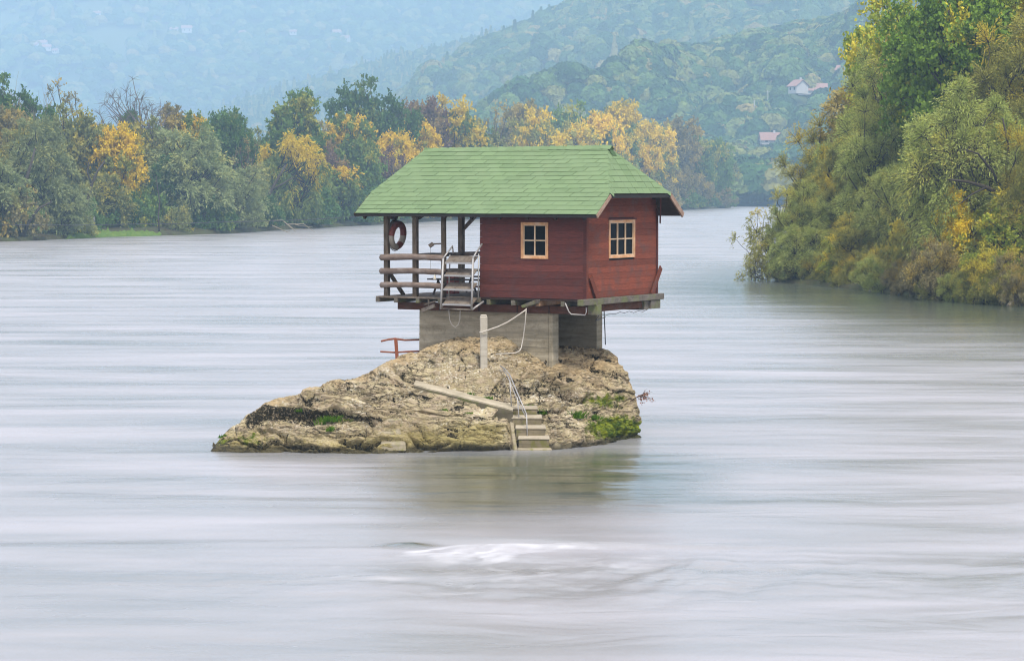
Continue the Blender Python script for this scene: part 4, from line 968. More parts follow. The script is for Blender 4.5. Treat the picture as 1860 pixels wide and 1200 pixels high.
    hf = fbm(x*15, y*15, z*20, octv=2, seed=97); cl = fbm(x*1.3, y*1.3, z*3, octv=3, seed=98)
    crk = np.maximum(crk, np.maximum(.75*np.clip(1-e1/.035, 0, 1), .6*np.clip(1-e2/.05, 0, 1)*np.clip(.5+2*cl, 0, 1)))
    white = np.ones_like(x)
    wob = 4.5*fbm(x*1.8, y*1.8, octv=4, seed=40)+2.0*fbm(x*6, y*6, octv=2, seed=41)
    CR = [([(432, 792), (448, 768), (468, 745), (490, 738), (520, 741), (545, 747), (575, 750), (600, 757)], .17, 16, .62),
          ([(525, 728), (548, 738), (566, 752), (590, 757), (605, 740), (630, 752), (655, 762), (690, 768)], .20, 9, .6),
          ([(700, 655), (735, 672), (770, 684), (830, 690), (866, 688), (905, 682), (960, 684), (998, 694), (1050, 712)], .16, 10, .5),
          ([(600, 690), (650, 705), (690, 716), (725, 712), (745, 706), (790, 712)], .16, 9, .55),
          ([(508, 812), (520, 817), (550, 825), (585, 826)], .22, 7, .6),
          ([(612, 800), (635, 808), (662, 813), (680, 806), (695, 801), (722, 804), (745, 808)], .20, 7, .6),
          ([(738, 782), (752, 794), (770, 806), (800, 802), (830, 806)], .18, 8, .55),
          ([(790, 818), (830, 815), (860, 818), (905, 817), (935, 808)], .25, 8, .7),
          ([(925, 690), (960, 700), (985, 696), (1025, 704), (1060, 718), (1085, 706)], .16, 9, .55),
          ([(450, 770), (485, 782), (520, 800), (560, 812)], .10, 7, .4),
          ([(930, 715), (960, 725), (1000, 738), (1035, 735)], .16, 9, .5),
          ([(640, 745), (700, 752), (760, 744), (800, 752), (850, 748)], .08, 6, .4)]
    for pts, dep, wd, ca in CR:
        cx = [a for a, _ in pts]; cyy = [b for _, b in pts]
        yy = np.interp(px, cx, cyy)+wob; ends = np.clip((px-cx[0])/14, 0, 1)*np.clip((cx[-1]-px)/14, 0, 1)*front
        dd = py-yy; prof = np.where(dd < 0, np.exp(-(dd/1.6)**2), np.exp(-(dd/wd)**2))
        lip = np.exp(-((dd+5)/4.0)**2)
        d += ends*(-1.35*dep*prof + .3*dep*lip); crk = np.maximum(crk, ends*ca*np.clip(prof*1.5, 0, 1)*np.where(dd < -2.5, 0, 1))
    top = np.clip(1-front*1.6, 0, 1)
    P = P + Nn*(d*tip*(1-.45*top))[...,None]
    P[...,2] = rock_limits(P[...,0], P[...,1], P[...,2])
    x, y, z = P[...,0], P[...,1], P[...,2]
    px = 930+x*FPX/y; py = HZ+(CAMH-z)*FPX/y
    b1 = np.interp(px, [440, 455, 480, 540, 600, 640, 700], [770, 752, 742, 746, 752, 760, 768]) + wob*1.1; tk = np.interp(px, [440, 460, 520, 575, 640, 700], [10, 27, 23, 16, 9, 4])
    undercut_shade = np.clip((py-b1+6)/2, 0, 1)*np.clip((b1+tk-py)/4, 0, 1)*np.clip((px-438)/8, 0, 1)*np.clip((702-px)/10, 0, 1)*np.clip(front*5, 0, 1)  # shade of the left undercut, painted as a black band
    crk = np.maximum(crk, undercut_shade*.78); crk = np.maximum(crk, .9*np.clip((432-px)/30, 0, 1)*np.clip(.6+2*hf, 0, 1)); white = white*(1-undercut_shade)
    lich = np.clip(.35+1.8*fbm(x*.5, y*.5, z, octv=3, seed=50), 0, 1)*np.clip((805-py)/25, .15, 1)*np.clip((1090-px)/60, 0, 1)
    lich = np.maximum(lich, .9*np.exp(-((px-800)/60)**2-((py-640)/18)**2)); lich = np.maximum(lich, .8*np.exp(-((px-910)/40)**2-((py-652)/10)**2))
    moss = .95*np.exp(-((px-1115)/62)**2-((py-778)/30)**2)*np.clip((px-1035)/30, 0, 1) + .35*np.exp(-((px-1150)/30)**2-((py-790)/20)**2)
    moss = np.maximum(moss, .62*np.exp(-((px-1095)/60)**2-((py-728)/22)**2))
    moss = np.maximum(moss, .55*np.exp(-((px-460)/50)**2-((py-800)/22)**2)); moss = np.maximum(moss, .5*np.exp(-((px-610)/60)**2-((py-765)/9)**2))
    moss = np.maximum(moss, .50*np.exp(-((px-400)/26)**2-((py-800)/25)**2))
    dirt = np.clip(np.exp(-((px-1040)/90)**2-((py-662)/26)**2)*1.3, 0, 1); dirt = np.maximum(dirt, .9*np.exp(-((px-870)/110)**2-((py-628)/14)**2))
    dirt = np.maximum(dirt, np.clip(top*1.2, 0, .9)); dirt = np.maximum(dirt, .5*np.exp(-((px-1085)/30)**2-((py-690)/20)**2))
    alg = np.clip((py-750+30*fbm(x*.8, y*.8, octv=3, seed=44))/60, 0, 1)*np.clip((940-px)/60, 0, 1)*1.1 + .6*np.exp(-((px-900)/60)**2-((py-780)/25)**2) + .35*np.clip((py-740)/40, 0, 1)*np.clip((px-1000)/60, 0, 1)
    wet = np.clip((.17-z+.05*fbm(x*1.2, y*1.2, octv=3, seed=60))/.09, 0, .85)
    brown = np.clip((px-1055)/45, 0, 1)*np.clip((py-650)/30, 0, 1)*.5
    crk = np.clip(np.maximum(crk, brown*(.5+fbm(x*2, y*2, z*2, octv=3, seed=70))), 0, 1)
    nx, ny = XX.shape; idx = np.arange(nx*ny).reshape(nx, ny)
    F = np.stack([idx[:-1,:-1], idx[1:,:-1], idx[1:,1:], idx[:-1,1:]], -1).reshape(-1, 4)
    org = np.array([-1.5, 60.5, 0.0])
    o = put('river_rock', np_mesh('river_rock', P.reshape(-1, 3)-org, F, mat_rock(), True, vcol={'white': (white*np.clip((800-py)/20, .2, 1)*np.clip((1110-px)/40, .15, 1)).ravel(), 'lichen': lich.ravel(), 'moss': moss.ravel(), 'dirt': dirt.ravel(), 'algae': alg.ravel(), 'wet': wet.ravel(), 'crack': crk.ravel()}), None, tuple(org))
    tag(o, 'big weathered tan rock with mossy right flank rising from the river under the house', 'rock')
    return P
RP = build_rock()
_rx = RP[...,0].ravel(); _ry = RP[...,1].ravel(); _rz = RP[...,2].ravel()
def rock_z(x, y):
    i = np.argmin((_rx-x)**2+(_ry-y)**2+np.where(_rz < -.2, 1, 0)); return float(_rz[i])
_rpx = 930+_rx*FPX/_ry; _rpy = HZ+(CAMH-_rz)*FPX/_ry
def rock_at(px, py):       # nearest rock surface point seen at a photograph pixel
    dd = (_rpx-px)**2+(_rpy-py)**2; c = np.argsort(dd)[:8]; i = c[np.argmin(_ry[c])]; return float(_rx[i]), float(_ry[i]), float(_rz[i])

# ------------------------------------------------------------------ steps, walkway, rails
def conc(name, a, b, sc=1.0, moss=None):
    m, nt, o = new_mat(name); s = N(nt)
    n1 = s.noise(s.coord('Object', (.35, .35, 3.2)), 2.2*sc, 5, .6, .3); n2 = s.noise(s.coord('Object'), 9*sc, 5, .7)
    col = s.mix(s.ramp(n1, [(.35, 0), (.66, 1)]), a, b); col = s.mix(s.ramp(n2, [(.5, 0), (.75, .5)]), col, tuple(k*.55 for k in a))
    if moss: col = s.mix(s.ramp(s.noise(s.coord('Object'), 3.4, 5, .7), [(.5, 0), (.62, .8)]), col, moss)
    bw = s.n('ShaderNodeTexWave', bands_direction='Z'); bw.inputs['Scale'].default_value = 1.55; bw.inputs['Distortion'].default_value = .6; s.l(s.coord('Object'), bw.inputs['Vector'])
    s.principled(o, col, .92, s.bump(s.math('ADD', n2, s.math('MULTIPLY', n1, .8)), .5, .02), spec=.2); return m
M_CONC = conc('board_marked_concrete', (.22, .19, .13), (.41, .36, .265))
M_STEP = conc('worn_step_concrete', (.22, .19, .13), (.36, .31, .22), 1.6, (.20, .19, .06))
M_STEPW = conc('walkway_concrete', (.32, .28, .20), (.46, .40, .30), 1.6)
M_POST = conc('pale_post_concrete', (.34, .31, .25), (.47, .43, .36))
M_RISER = conc('shaded_riser_concrete', (.13, .11, .07), (.24, .20, .13), 1.6, (.13, .13, .03)); M_TREAD = conc('lit_tread_concrete', (.30, .26, .19), (.46, .40, .30), 1.6)  # shading of the steps painted in: dark risers, light treads
st = thing('concrete_stairs', 'short flight of worn concrete steps running down the rock into the water', 'stairs', (.4, 58.3, 0))
EDG = [(932, 976, 745.5, 58.80, .86), (930, 984, 763, 58.48, .66), (937, 991, 781, 58.16, .45), (942, 998, 798.5, 57.90, .23)]
for i, (a, b, py, Y, z) in enumerate(EDG):
    xa = (a-930)*Y/FPX; xb = (b-930)*Y/FPX; yb = EDG[i-1][3]+.08 if i else 59.35
    m = MB(); zb = z+.045 if i else z+.02
    m.hexa([(xa, Y, z-.26), (xb, Y+.02, z-.25), (xb, yb, z-.25), (xa, yb, z-.25), (xa, Y, z), (xb, Y+.02, z-.006), (xb-.01, yb, zb), (xa+.01, yb, zb)])
    sp_ = m.build('step', M_RISER, st, bevel=.012)
    m = MB(); m.hexa([(xa-.012, Y-.02, z+.002), (xb+.012, Y+.0, z-.004), (xb, yb-.01, zb+.002), (xa, yb-.01, zb+.002), (xa-.012, Y-.02, z+.04), (xb+.012, Y+.0, z+.034), (xb, yb-.01, zb+.03), (xa, yb-.01, zb+.03)]); m.build('tread', M_TREAD, sp_, bevel=.008)
m = MB(); m.hexa([(.12, 57.72, -.3), (.93, 57.74, -.3), (.93, 58.1, -.3), (.12, 58.1, -.3), (.12, 57.72, .03), (.93, 57.74, .03), (.93, 58.1, .05), (.12, 58.1, .05)]); m.build('step', M_STEP, st, bevel=.02)
m = MB(); m.hexa([(-.10, 58.72, .4), (0.0, 58.62, .3), (.06, 57.75, -.3), (-.02, 57.75, -.3), (-.10, 58.8, .84), (0.0, 58.78, .84), (.13, 57.80, .02), (.05, 57.8, .02)]); m.build('side_curb', M_STEP, st, bevel=.015)
wk = MB(); n = 14; 
for i in range(n+1):
    t = i/n; x = PATH[0][0]+t*(PATH[1][0]-PATH[0][0]); y = PATH[0][1]+t*(PATH[1][1]-PATH[0][1]); z = PATH[0][2]+t*(PATH[1][2]-PATH[0][2])+.006*math.sin(i*2.1)
    th = .11+.10*t; wj = .006*math.sin(i*5.3)
    wk.v += [(x, y-.42+wj, z-th-.12), (x, y-.42+wj, z+.01), (x, y-.38+wj, z+.035), (x, y+.45, z+.05), (x, y+.45, z-.2)]
for i in range(n):
    for k in range(4): wk.f.append((i*5+k, (i+1)*5+k, (i+1)*5+k+1, i*5+k+1)[::-1]); wk.r.append(.5)
wk.f += [(0, 1, 2, 3, 4), tuple(n*5+k for k in (4, 3, 2, 1, 0))]; wk.r += [.5, .5]
wk.build('walkway', M_STEPW, st, smooth=False)
M_EDGE = conc('shaded_mossy_concrete_edge', (.09, .078, .05), (.17, .145, .10), 1.6, (.10, .11, .03))  # shade of the slab's front face put into the colour, with moss
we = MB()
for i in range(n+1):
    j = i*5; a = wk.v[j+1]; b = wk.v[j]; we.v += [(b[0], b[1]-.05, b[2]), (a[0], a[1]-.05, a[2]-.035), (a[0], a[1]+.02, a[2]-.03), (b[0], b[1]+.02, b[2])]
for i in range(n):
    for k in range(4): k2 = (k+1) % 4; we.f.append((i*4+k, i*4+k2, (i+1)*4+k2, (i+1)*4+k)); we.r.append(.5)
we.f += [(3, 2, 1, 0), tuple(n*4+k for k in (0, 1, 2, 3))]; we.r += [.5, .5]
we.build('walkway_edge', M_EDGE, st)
def sl(px, py, w_, dpt, lab):                      # little cut steps on the left slope
    x, y, z = rock_at(px, py); m = MB(); m.hexa([(x-w_/2, y-.05, z-.15), (x+w_/2, y-.05, z-.15), (x+w_/2, y+dpt, z-.1), (x-w_/2, y+dpt, z-.1), (x-w_/2+.03, y-.03, z+.03), (x+w_/2-.02, y-.03, z+.03), (x+w_/2-.04, y+dpt, z+.08), (x-w_/2+.02, y+dpt, z+.08)])
    o = m.build('concrete_step', M_STEP, origin=(x, y, z-.15), bevel=.025); tag(o, lab, 'step', 'single steps set in the left slope of the rock')
sl(711, 764, .55, .35, 'upper brown single step set in the left slope of the rock')
sl(705, 787, .60, .3, 'middle mossy single step in the left slope of the rock')
sl(713, 808, .62, .3, 'lowest green single step at the waterline of the left slope')
M_GALV = flat('galvanised_steel', (.36, .35, .34), .5, .5, .25, 30)
hr = thing('metal_handrail', 'thin grey metal handrail beside the concrete steps', 'handrail', (0, 58.6, .8))
def W(px, py, Y): return at(px, py, Y)
m = MB(); m.tube([W(909, 665, 59.9), W(917, 670, 59.7), W(926, 681, 59.3), W(934, 700, 58.9), W(944, 724, 58.55), W(957, 754, 58.2)], .017, 6); m.build('rail', M_GALV, hr, smooth=True)
m = MB(); m.tube([W(914, 671, 59.7), W(922, 683, 59.35), W(931, 704, 58.95), W(941, 729, 58.6), W(955, 757, 58.25)], .014, 6); m.build('rail', M_GALV, hr, smooth=True)
for a, b, Y in (((926, 690), (929.5, 747), 58.95), ((940, 722), (944, 778), 58.5), ((956.5, 752), (958.5, 806), 58.15)):
    m = MB(); m.tube([W(*a, Y), W(*b, Y)], .015, 6); m.build('post', M_GALV, hr, smooth=True)
M_RUST = flat('rusty_red_iron', (.24, .07, .03), .8, .1, .4, 25)
rr = thing('rusty_railing', 'rusty red iron railing left of the concrete base', 'railing', at(720, 652, 62.9))
m = MB(); m.bar(W(721.5, 660, 62.9), W(718.5, 616, 62.9), .085, .06, up=(0, 1, 0)); m.build('post', M_RUST, rr)
m = MB(); m.tube([W(692, 619.5, 62.8), W(705, 616.5, 62.9), W(717, 615, 62.95), W(735, 617.5, 63), W(765, 616.5, 63.05)], .026, 6, wob=.2); m.build('rail', M_RUST, rr, smooth=True)
m = MB(); m.tube([W(690.5, 638.5, 62.8), W(716, 640, 62.95), W(740, 638.5, 63), W(765, 637.5, 63.05)], .024, 6, wob=.2); m.build('rail', M_RUST, rr, smooth=True)

# concrete post, hoses
m = MB(); x, y, z = at(879, 662, 60.15); h = (662-571)*60.15/FPX
m.v = []; 
m.hexa([(x-.085, y-.085, z-.3), (x+.085, y-.085, z-.3), (x+.085, y+.085, z-.3), (x-.085, y+.085, z-.3), (x-.10, y-.085, z+h-.04), (x+.085, y-.085, z+h-.04), (x+.085, y+.085, z+h-.04), (x-.10, y+.085, z+h-.04)])
m.hexa([(x-.10, y-.085, z+h-.04), (x+.085, y-.085, z+h-.04), (x+.085, y+.085, z+h-.04), (x-.10, y+.085, z+h-.04), (x-.075, y-.06, z+h), (x+.055, y-.06, z+h), (x+.055, y+.06, z+h), (x-.075, y+.06, z+h)])
pp = m.build('concrete_post', M_POST, origin=(x, y, z), bevel=.02); tag(pp, 'pale square concrete post standing free in front of the base wall', 'post')
M_HOSE = flat('pale_hose', (.46, .42, .36), .7, var=.3, scale=20)
m = MB(); m.tube([W(871, 603.5, 60.02), W(876, 603, 60.0), W(888, 599, 59.98), W(905, 593, 59.95), W(922, 585, 59.9), W(936, 576, 59.85), W(946, 569, 59.8), W(956, 562, 59.75)], .019, 7, wob=.2)
tag(m.build('rope', M_HOSE, origin=W(871, 603.5, 60), smooth=True), 'pale rope slung from the concrete post up to the house floor', 'rope')
m = MB(); m.tube([W(956, 560, 59.9), W(954, 585, 60.05), W(951, 610, 60.15), W(947, 631, 60.2), W(944, 637, 60.1), W(936, 641, 60.0), W(920, 642, 60.0), W(900, 643.5, 60.1)], .014, 7, wob=.2)
tag(m.build('hose', M_HOSE, origin=W(947, 640, 60.2), smooth=True), 'thin pale hose hanging down to the rock and bending left', 'hose')
# dry twigs at the right side of the rock
M_TWIG = flat('dry_twig', (.10, .06, .045), .9); M_DRY = flat('dry_leaf', (.33, .15, .09), .9, var=.5, scale=30)
db = thing('dry_branch', 'small dry branch with withered reddish leaves sticking out of the right side of the rock', 'branch', at(1150, 727, 61.0)); m = MB(); lv = MB(); r7 = random.Random(3)
m.tube([W(1146, 729, 61.1), W(1156, 722, 61), W(1168, 718, 61), W(1180, 724, 61)], [.014, .011, .008, .004], 5)
for k in range(16):
    a = W(1156+r7.uniform(0, 16), 720+r7.uniform(-2, 4), 61); b = (a[0]+r7.uniform(-.12, .26), a[1]+r7.uniform(-.15, .15), a[2]+r7.uniform(-.18, .19)); m.tube([a, ((a[0]+b[0])/2, a[1], (a[2]+b[2])/2+.02), b], [.006, .004, .003], 4)
    for j in range(6):
        c = Vector(a).lerp(Vector(b), r7.uniform(.4, 1.05)) + Vector((r7.uniform(-.03, .03), r7.uniform(-.04, .04), r7.uniform(-.05, .02)))
        p = Vector((r7.uniform(-1, 1), r7.uniform(-1, 1), r7.uniform(-1, 1))).normalized()*.026; q = p.cross(Vector((r7.random(), r7.random(), r7.random()))).normalized()*.018
        lv.add([c-p, c-q, c+p, c+q], [(0, 1, 2, 3)])
for (ex, ey) in ((1192, 729), (1176, 706), (1186, 712)): m.tube([W(1166, 719, 61), W((1166+ex)/2, (719+ey)/2-1, 61), W(ex, ey, 61)], [.006, .004, .002], 4)
m.build('stem', M_TWIG, db); lv.build('leaves', M_DRY, db)
# grass tufts in the cracks
M_TUFT = leaf_mat('grass_blades', (.05, .14, .012), (.16, .27, .03))
def tuft(px, py, w_, h_, nb_, lab, seed):
    rng = np.random.default_rng(seed); x, y, z = rock_at(px, py); P = rng.normal(0, w_*.4, (nb_, 2)); V = []
    for i in range(nb_):
        b = np.array([P[i,0], P[i,1]*.5, -.04]); l = np.array([rng.normal(0, .4), -abs(rng.normal(0, .4)), 1])*h_*rng.uniform(.5, 1.1); s_ = np.array([.012, rng.normal(0, .006), 0])
        V += [b-s_, b+s_, b+l*.7+s_*.6+np.array([0, 0, -.02]), b+l]
    F = np.arange(nb_*4).reshape(nb_, 4)
    o = put('grass_tuft', np_mesh('grass_tuft', np.array(V), F, M_TUFT, False, {'tint': rng.random(nb_), 'clump': rng.random(nb_)*.2, 'hgt': np.zeros(nb_)}), None, (x, y, z)); tag(o, lab, 'grass')
for i, (px, py, w_, h_, nb_, lab) in enumerate([
 (600, 764, .30, .16, 160, 'bright green grass tuft in the dark crack on the left part of the rock'),
 (584, 770, .16, .14, 80, 'smaller dull grass tuft just left of the bright one in the dark crack'),
 (596, 782, .10, .14, 50, 'grass tuft hanging below the bright one on the left part of the rock'),
 (545, 746, .14, .10, 60, 'tiny tuft on the lip above the dark crack left of the bright tuft'),
 (853, 715, .16, .10, 90, 'green tuft behind the upper half of the sloping walkway'),
 (885, 722, .18, .09, 90, 'green tuft behind the lower half of the sloping walkway'),
 (852, 750, .12, .08, 60, 'small tuft below the sloping walkway'),
 (806, 744, .14, .08, 60, 'small tuft below the upper end of the sloping walkway'),
 (985, 751, .16, .13, 90, 'green tuft right beside the top concrete step'),
 (962, 735, .18, .08, 70, 'low tuft above the top concrete step'),
 (1052, 757, .20, .20, 150, 'tall green tuft at the left edge of the bright moss'),
 (1078, 760, .22, .12, 120, 'low green tuft inside the bright moss on the right flank'),
 (405, 793, .16, .10, 70, 'dark tuft near the left tip of the rock')]):
    tuft(px, py, w_, h_, nb_, lab, i)
# ================================================================== THE HOUSE
TH = R(30); C0 = (1.8, 60.0)
def HF(u, v, z): return (C0[0]+u*math.cos(TH)+v*math.sin(TH), C0[1]-u*math.sin(TH)+v*math.cos(TH), z)
M_RED = wood('red_stained_boards', (.076, .022, .018), (.145, .040, .031), .75, (.8, 3, 9), (.07, .035, .035), .55, 6)
M_REDW = wood('weathered_lit_red_boards', (.13, .033, .018), (.24, .064, .034), .8, (3, .8, 9), (.11, .055, .045), .8, 6)  # side boards: real orange weathering, with some of their stronger light painted in
M_GREYW = wood('grey_weathered_wood', (.085, .068, .055), (.20, .165, .13), .88, (.6, .6, .6), (.26, .235, .20), .5, 9)
M_LOG = wood('weathered_log', (.10, .075, .062), (.22, .17, .14), .88, (.4, 2, 2), (.28, .24, .22), .5, 9)
M_POSTW = wood('weathered_post', (.10, .075, .05), (.20, .155, .11), .88, (2, 2, .4), (.24, .215, .18), .4, 9)
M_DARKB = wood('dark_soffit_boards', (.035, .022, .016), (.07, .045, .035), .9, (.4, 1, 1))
M_BEAM = wood('red_brown_beam', (.08, .032, .018), (.16, .062, .034), .85, (.4, 1, 1.5), (.09, .06, .045), .6, 7)
M_BEAMG = wood('grey_mossy_beam', (.12, .105, .085), (.23, .205, .17), .9, (.6, .6, 1), (.13, .16, .04), .7, 7)
M_ORANGE = wood('fresh_pine_frame', (.40, .20, .09), (.58, .33, .17), .6, (1, 1, .6), (.62, .48, .36), .5, 8)
M_PINE = wood('pale_rake_board', (.32, .21, .15), (.50, .36, .27), .8, (1, 1, 1), (.2, .12, .09), .6, 10)
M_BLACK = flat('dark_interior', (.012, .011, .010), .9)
def glass():
    m, nt, o = new_mat('window_glass'); s = N(nt)
    p = s.principled(o, (.006, .007, .008), .25, spec=.03); return m
M_GLASS = glass()
def shingle_mat():
    m, nt, o = new_mat('green_bitumen_shingle'); s = N(nt)
    a = s.noise(s.coord('Object'), 1.2, 4, .6); b = s.noise(s.coord('Object'), 140, 2, .7)
    col = s.mix(s.attr('rnd'), (.125, .190, .095), (.160, .236, .118)); col = s.mix(s.ramp(a, [(.35, 0), (.7, .5)]), col, (.175, .235, .135))
    col = s.mix(s.ramp(b, [(.35, 0), (.75, .35)]), col, (.22, .29, .17))
    s.principled(o, col, .95, s.bump(b, .4, .004), spec=.1); return m
M_SHIN = shingle_mat(); M_FELT = flat('dark_green_felt', (.05, .10, .04), .95)
M_UNDER = flat('shingle_joint_felt', (.028, .050, .024), .95)
H = thing('stilt_house', 'small red wooden house with green shingle roof and open deck standing on the river rock', 'house', HF(0, 0, 3.04), -TH)
def part(m, name, mat, parent=None, **k): return m.build(name, mat, parent or H, **k)
def hb(): return MB(HF)
UW, VW, UD = -2.99, 3.80, -5.86                      # left wall, back wall, deck end
# ---- roof
Z0, RISE, VE, VR = 5.48, 1.65, -.35, 2.005
AL = math.atan2(RISE, VR-VE); SL = math.hypot(RISE, VR-VE); UL, URt = -6.48, .459; HF_ = .30
def ulim(f):
    if f <= HF_: return UL, URt
    k = (f-HF_)/(1-HF_); return UL+k*.68, URt-k*.941
rnd = random.Random(12); UNDERS = []
roof_deck = MB(HF)
def slab(poly, nrm, t0, t1):
    n = len(poly); nv = Vector(nrm); a = [Vector(p)-nv*t0 for p in poly]; b = [Vector(p)-nv*t1 for p in poly]
    roof_deck.add(a+b, [tuple(range(n)), tuple(range(2*n-1, n-1, -1))]+[(i, i+n, (i+1) % n+n, (i+1) % n) for i in range(n)])
VB = 2*VR-VE
zh = Z0+RISE*HF_; vh = VE+(VR-VE)*HF_
for sgn in (1, -1):
    def V_(v): return v if sgn == 1 else 2*VR-v
    poly = [(UL, V_(VE), Z0), (URt, V_(VE), Z0), (URt, V_(vh), zh), (URt-.941, VR, Z0+RISE), (UL+.68, VR, Z0+RISE), (UL, V_(vh), zh)]
    slab(poly, (0, -math.sin(AL)*sgn, math.cos(AL)), .03, .07)
    under = MB(HF); nv = Vector((0, -math.sin(AL)*sgn, math.cos(AL))); under.add([Vector(p)+nv*.001 for p in poly], [tuple(range(6))]); UNDERS.append(under)
hn = Vector((1.155, 0, .941)).normalized(); slab([(URt, vh, zh), (URt, 2*VR-vh, zh), (URt-.941, VR, Z0+RISE)], hn, .006, .07)
hn2 = Vector((-1.155, 0, .68)).normalized(); slab([(UL, vh, zh), (UL, 2*VR-vh, zh), (UL+.68, VR, Z0+RISE)], hn2, .006, .07)
roof = part(roof_deck, 'roof', M_DARKB)
for um in UNDERS: um.build('underlay', M_UNDER, roof)
def shingles(fn, nrow, lim, S, tabw=.48):
    """fn(u, s, h) -> place; one thin tab per shingle, each lifted a little at its lower edge"""
    m = MB(HF); ex = S/nrow
    for r in range(nrow):
        s0 = r*ex; s1 = s0+ex*1.06 if r < nrow-1 else S
        a0, b0 = lim(s0/S); a1, b1 = lim(min(1, s1/S)); off = (r % 2)*.5*tabw + rnd.uniform(-.03, .03)
        u = min(a0, a1)-tabw+off-.1
        while u < max(b0, b1):
            ub = u+tabw-.012+rnd.uniform(-.006, .006); sk = .07
            c = [(u, s0), (ub, s0), (ub+sk, s1), (u+sk, s1)]; q = []
            for uu, ss in c:
                lo, hi = lim(min(1, ss/S)); q.append((min(max(uu, lo), hi), ss))
            if q[1][0]-q[0][0] > .01 or q[2][0]-q[3][0] > .01:
                m.k = rnd.random(); h0 = .015+rnd.uniform(-.003, .004); h1 = .005; th = .010
                j = rnd.uniform(-.003, .003)
                top = [fn(q[0][0], q[0][1]+j, h0), fn(q[1][0], q[1][1]+j, h0), fn(q[2][0], q[2][1], h1), fn(q[3][0], q[3][1], h1)]
                bot = [fn(q[0][0], q[0][1]+j, h0-th), fn(q[1][0], q[1][1]+j, h0-th), fn(q[2][0], q[2][1], h1-th), fn(q[3][0], q[3][1], h1-th)]
                m.hexa(bot+top)
            u += tabw
    return m
ca, sa = math.cos(AL), math.sin(AL)
sag = lambda u: .008*(1+math.sin((u+1)*1.3))
shingles(lambda u, s, h: (u, VE+s*ca-sa*h, Z0+s*sa+ca*h+.004+sag(u)*s/SL), 16, ulim, SL, .40).build('shingles', M_SHIN, roof)
shingles(lambda u, s, h: (u, VB-s*ca+sa*h, Z0+s*sa+ca*h+.004+sag(u)*s/SL), 16, ulim, SL, .40).build('shingles', M_SHIN, roof)
SH = math.hypot(1.155, .941); hl = lambda f: (vh+(VR-vh)*f, 2*VR-vh-(VR-vh)*f)
dip = lambda v: 0.0
shingles(lambda v, s, h: (URt-.941*s/SH+hn.x*h, v, zh+1.155*s/SH+hn.z*h+.006+dip(v)*max(0, 1-s/.4)), 8, hl, SH, .38).build('shingles', M_SHIN, roof)
SH2 = math.hypot(1.155, .68)
shingles(lambda v, s, h: (UL+.68*s/SH2+hn2.x*h, v, zh+1.155*s/SH2+hn2.z*h+.006), 6, hl, SH2, .42).build('shingles', M_SHIN, roof)
def caps(A, B, sa_, sb_, n, lift=.035, w_=.15):
    m = MB(HF); A = Vector(A); B = Vector(B); sa_ = Vector(sa_).normalized()*w_; sb_ = Vector(sb_).normalized()*w_
    for i in range(n):
        p = A.lerp(B, i/n); q = A.lerp(B, (i+1.12)/n); k = Vector((0, 0, lift+rnd.uniform(0, .008))); k2 = Vector((0, 0, lift-.018)); m.k = rnd.random()
        t = Vector((0, 0, .012))
        m.add([p+sa_+k*.55, p+k, p+sb_+k*.55, q+sa_+k2*.55, q+k2, q+sb_+k2*.55, p+sa_+k*.55-t, p+k-t, p+sb_+k*.55-t], [(0, 1, 4, 3), (1, 2, 5, 4), (0, 6, 7, 1), (1, 7, 8, 2)])
    return m
f_dn = (0, -ca, -sa); b_dn = (0, ca, -sa); r_dn = (.941/SH, 0, -1.155/SH); l_dn = (-.68/SH2, 0, -1.155/SH2)
rt = (URt-.941, VR, Z0+RISE); lt = (UL+.68, VR, Z0+RISE)
caps((lt[0]-.05, VR, lt[2]), (rt[0]+.10, VR, rt[2]+.03), f_dn, b_dn, 22).build('ridge_cap', M_SHIN, roof)
for A, B, x_, y_, n in (((URt, vh, zh), rt, (-1, -.25, -.1), (.1, 1, 0), 8), ((URt, 2*VR-vh, zh), rt, (-1, .25, -.1), (.1, -1, 0), 8), ((UL, vh, zh), lt, (1, -.2, -.1), (0, 1, 0), 7), ((UL, 2*VR-vh, zh), lt, (1, .2, -.1), (0, -1, 0), 7)):
    d_ = (Vector(B)-Vector(A)).normalized()
    s1 = Vector((1 if A[0] < -3 else -1, 0, 0)); s1 = (s1-d_*s1.dot(d_)); s2 = Vector((0, 1 if A[1] < VR else -1, 0)); s2 = (s2-d_*s2.dot(d_))
    nf = Vector((0, -sa if A[1] < VR else sa, ca)); s1 -= nf*s1.dot(nf); nh = hn if A[0] > -3 else hn2; s2 -= nh*s2.dot(nh)
    caps(A, B, s1, s2, n, .03, .14).build('ridge_cap', M_SHIN, roof)
# gablet at the ridge end, rake boards, fascia
g = hb(); g.add([(rt[0]+.10, VR-.10, rt[2]-.06), (rt[0]+.10, VR+.12, rt[2]-.07), (rt[0]+.12, VR, rt[2]+.06), (rt[0]+.20, VR-.11, rt[2]-.2), (rt[0]+.20, VR+.13, rt[2]-.21)], [(0, 1, 2), (0, 3, 4, 1)]); g.build('ridge_cap', M_FELT, roof)
b = hb(); b.bar((URt+.005, VE+.01, Z0-.05), (URt+.005, vh+.02, zh-.045), .04, .085, up=(0, 0, 1)); b.build('rake_board', M_PINE, roof)
b = hb(); b.bar((URt+.005, VB-.01, Z0-.05), (URt+.005, 2*VR-vh-.02, zh-.045), .05, .13, up=(0, 0, 1)); b.build('rake_board', M_PINE, roof)
b = hb(); b.bar((URt-.03, VB-.2, Z0+.02), (URt-.03, 2*VR-vh-.05, zh-.08), .05, .07, up=(0, 0, 1)); b.build('rake_board', M_DARKB, roof)
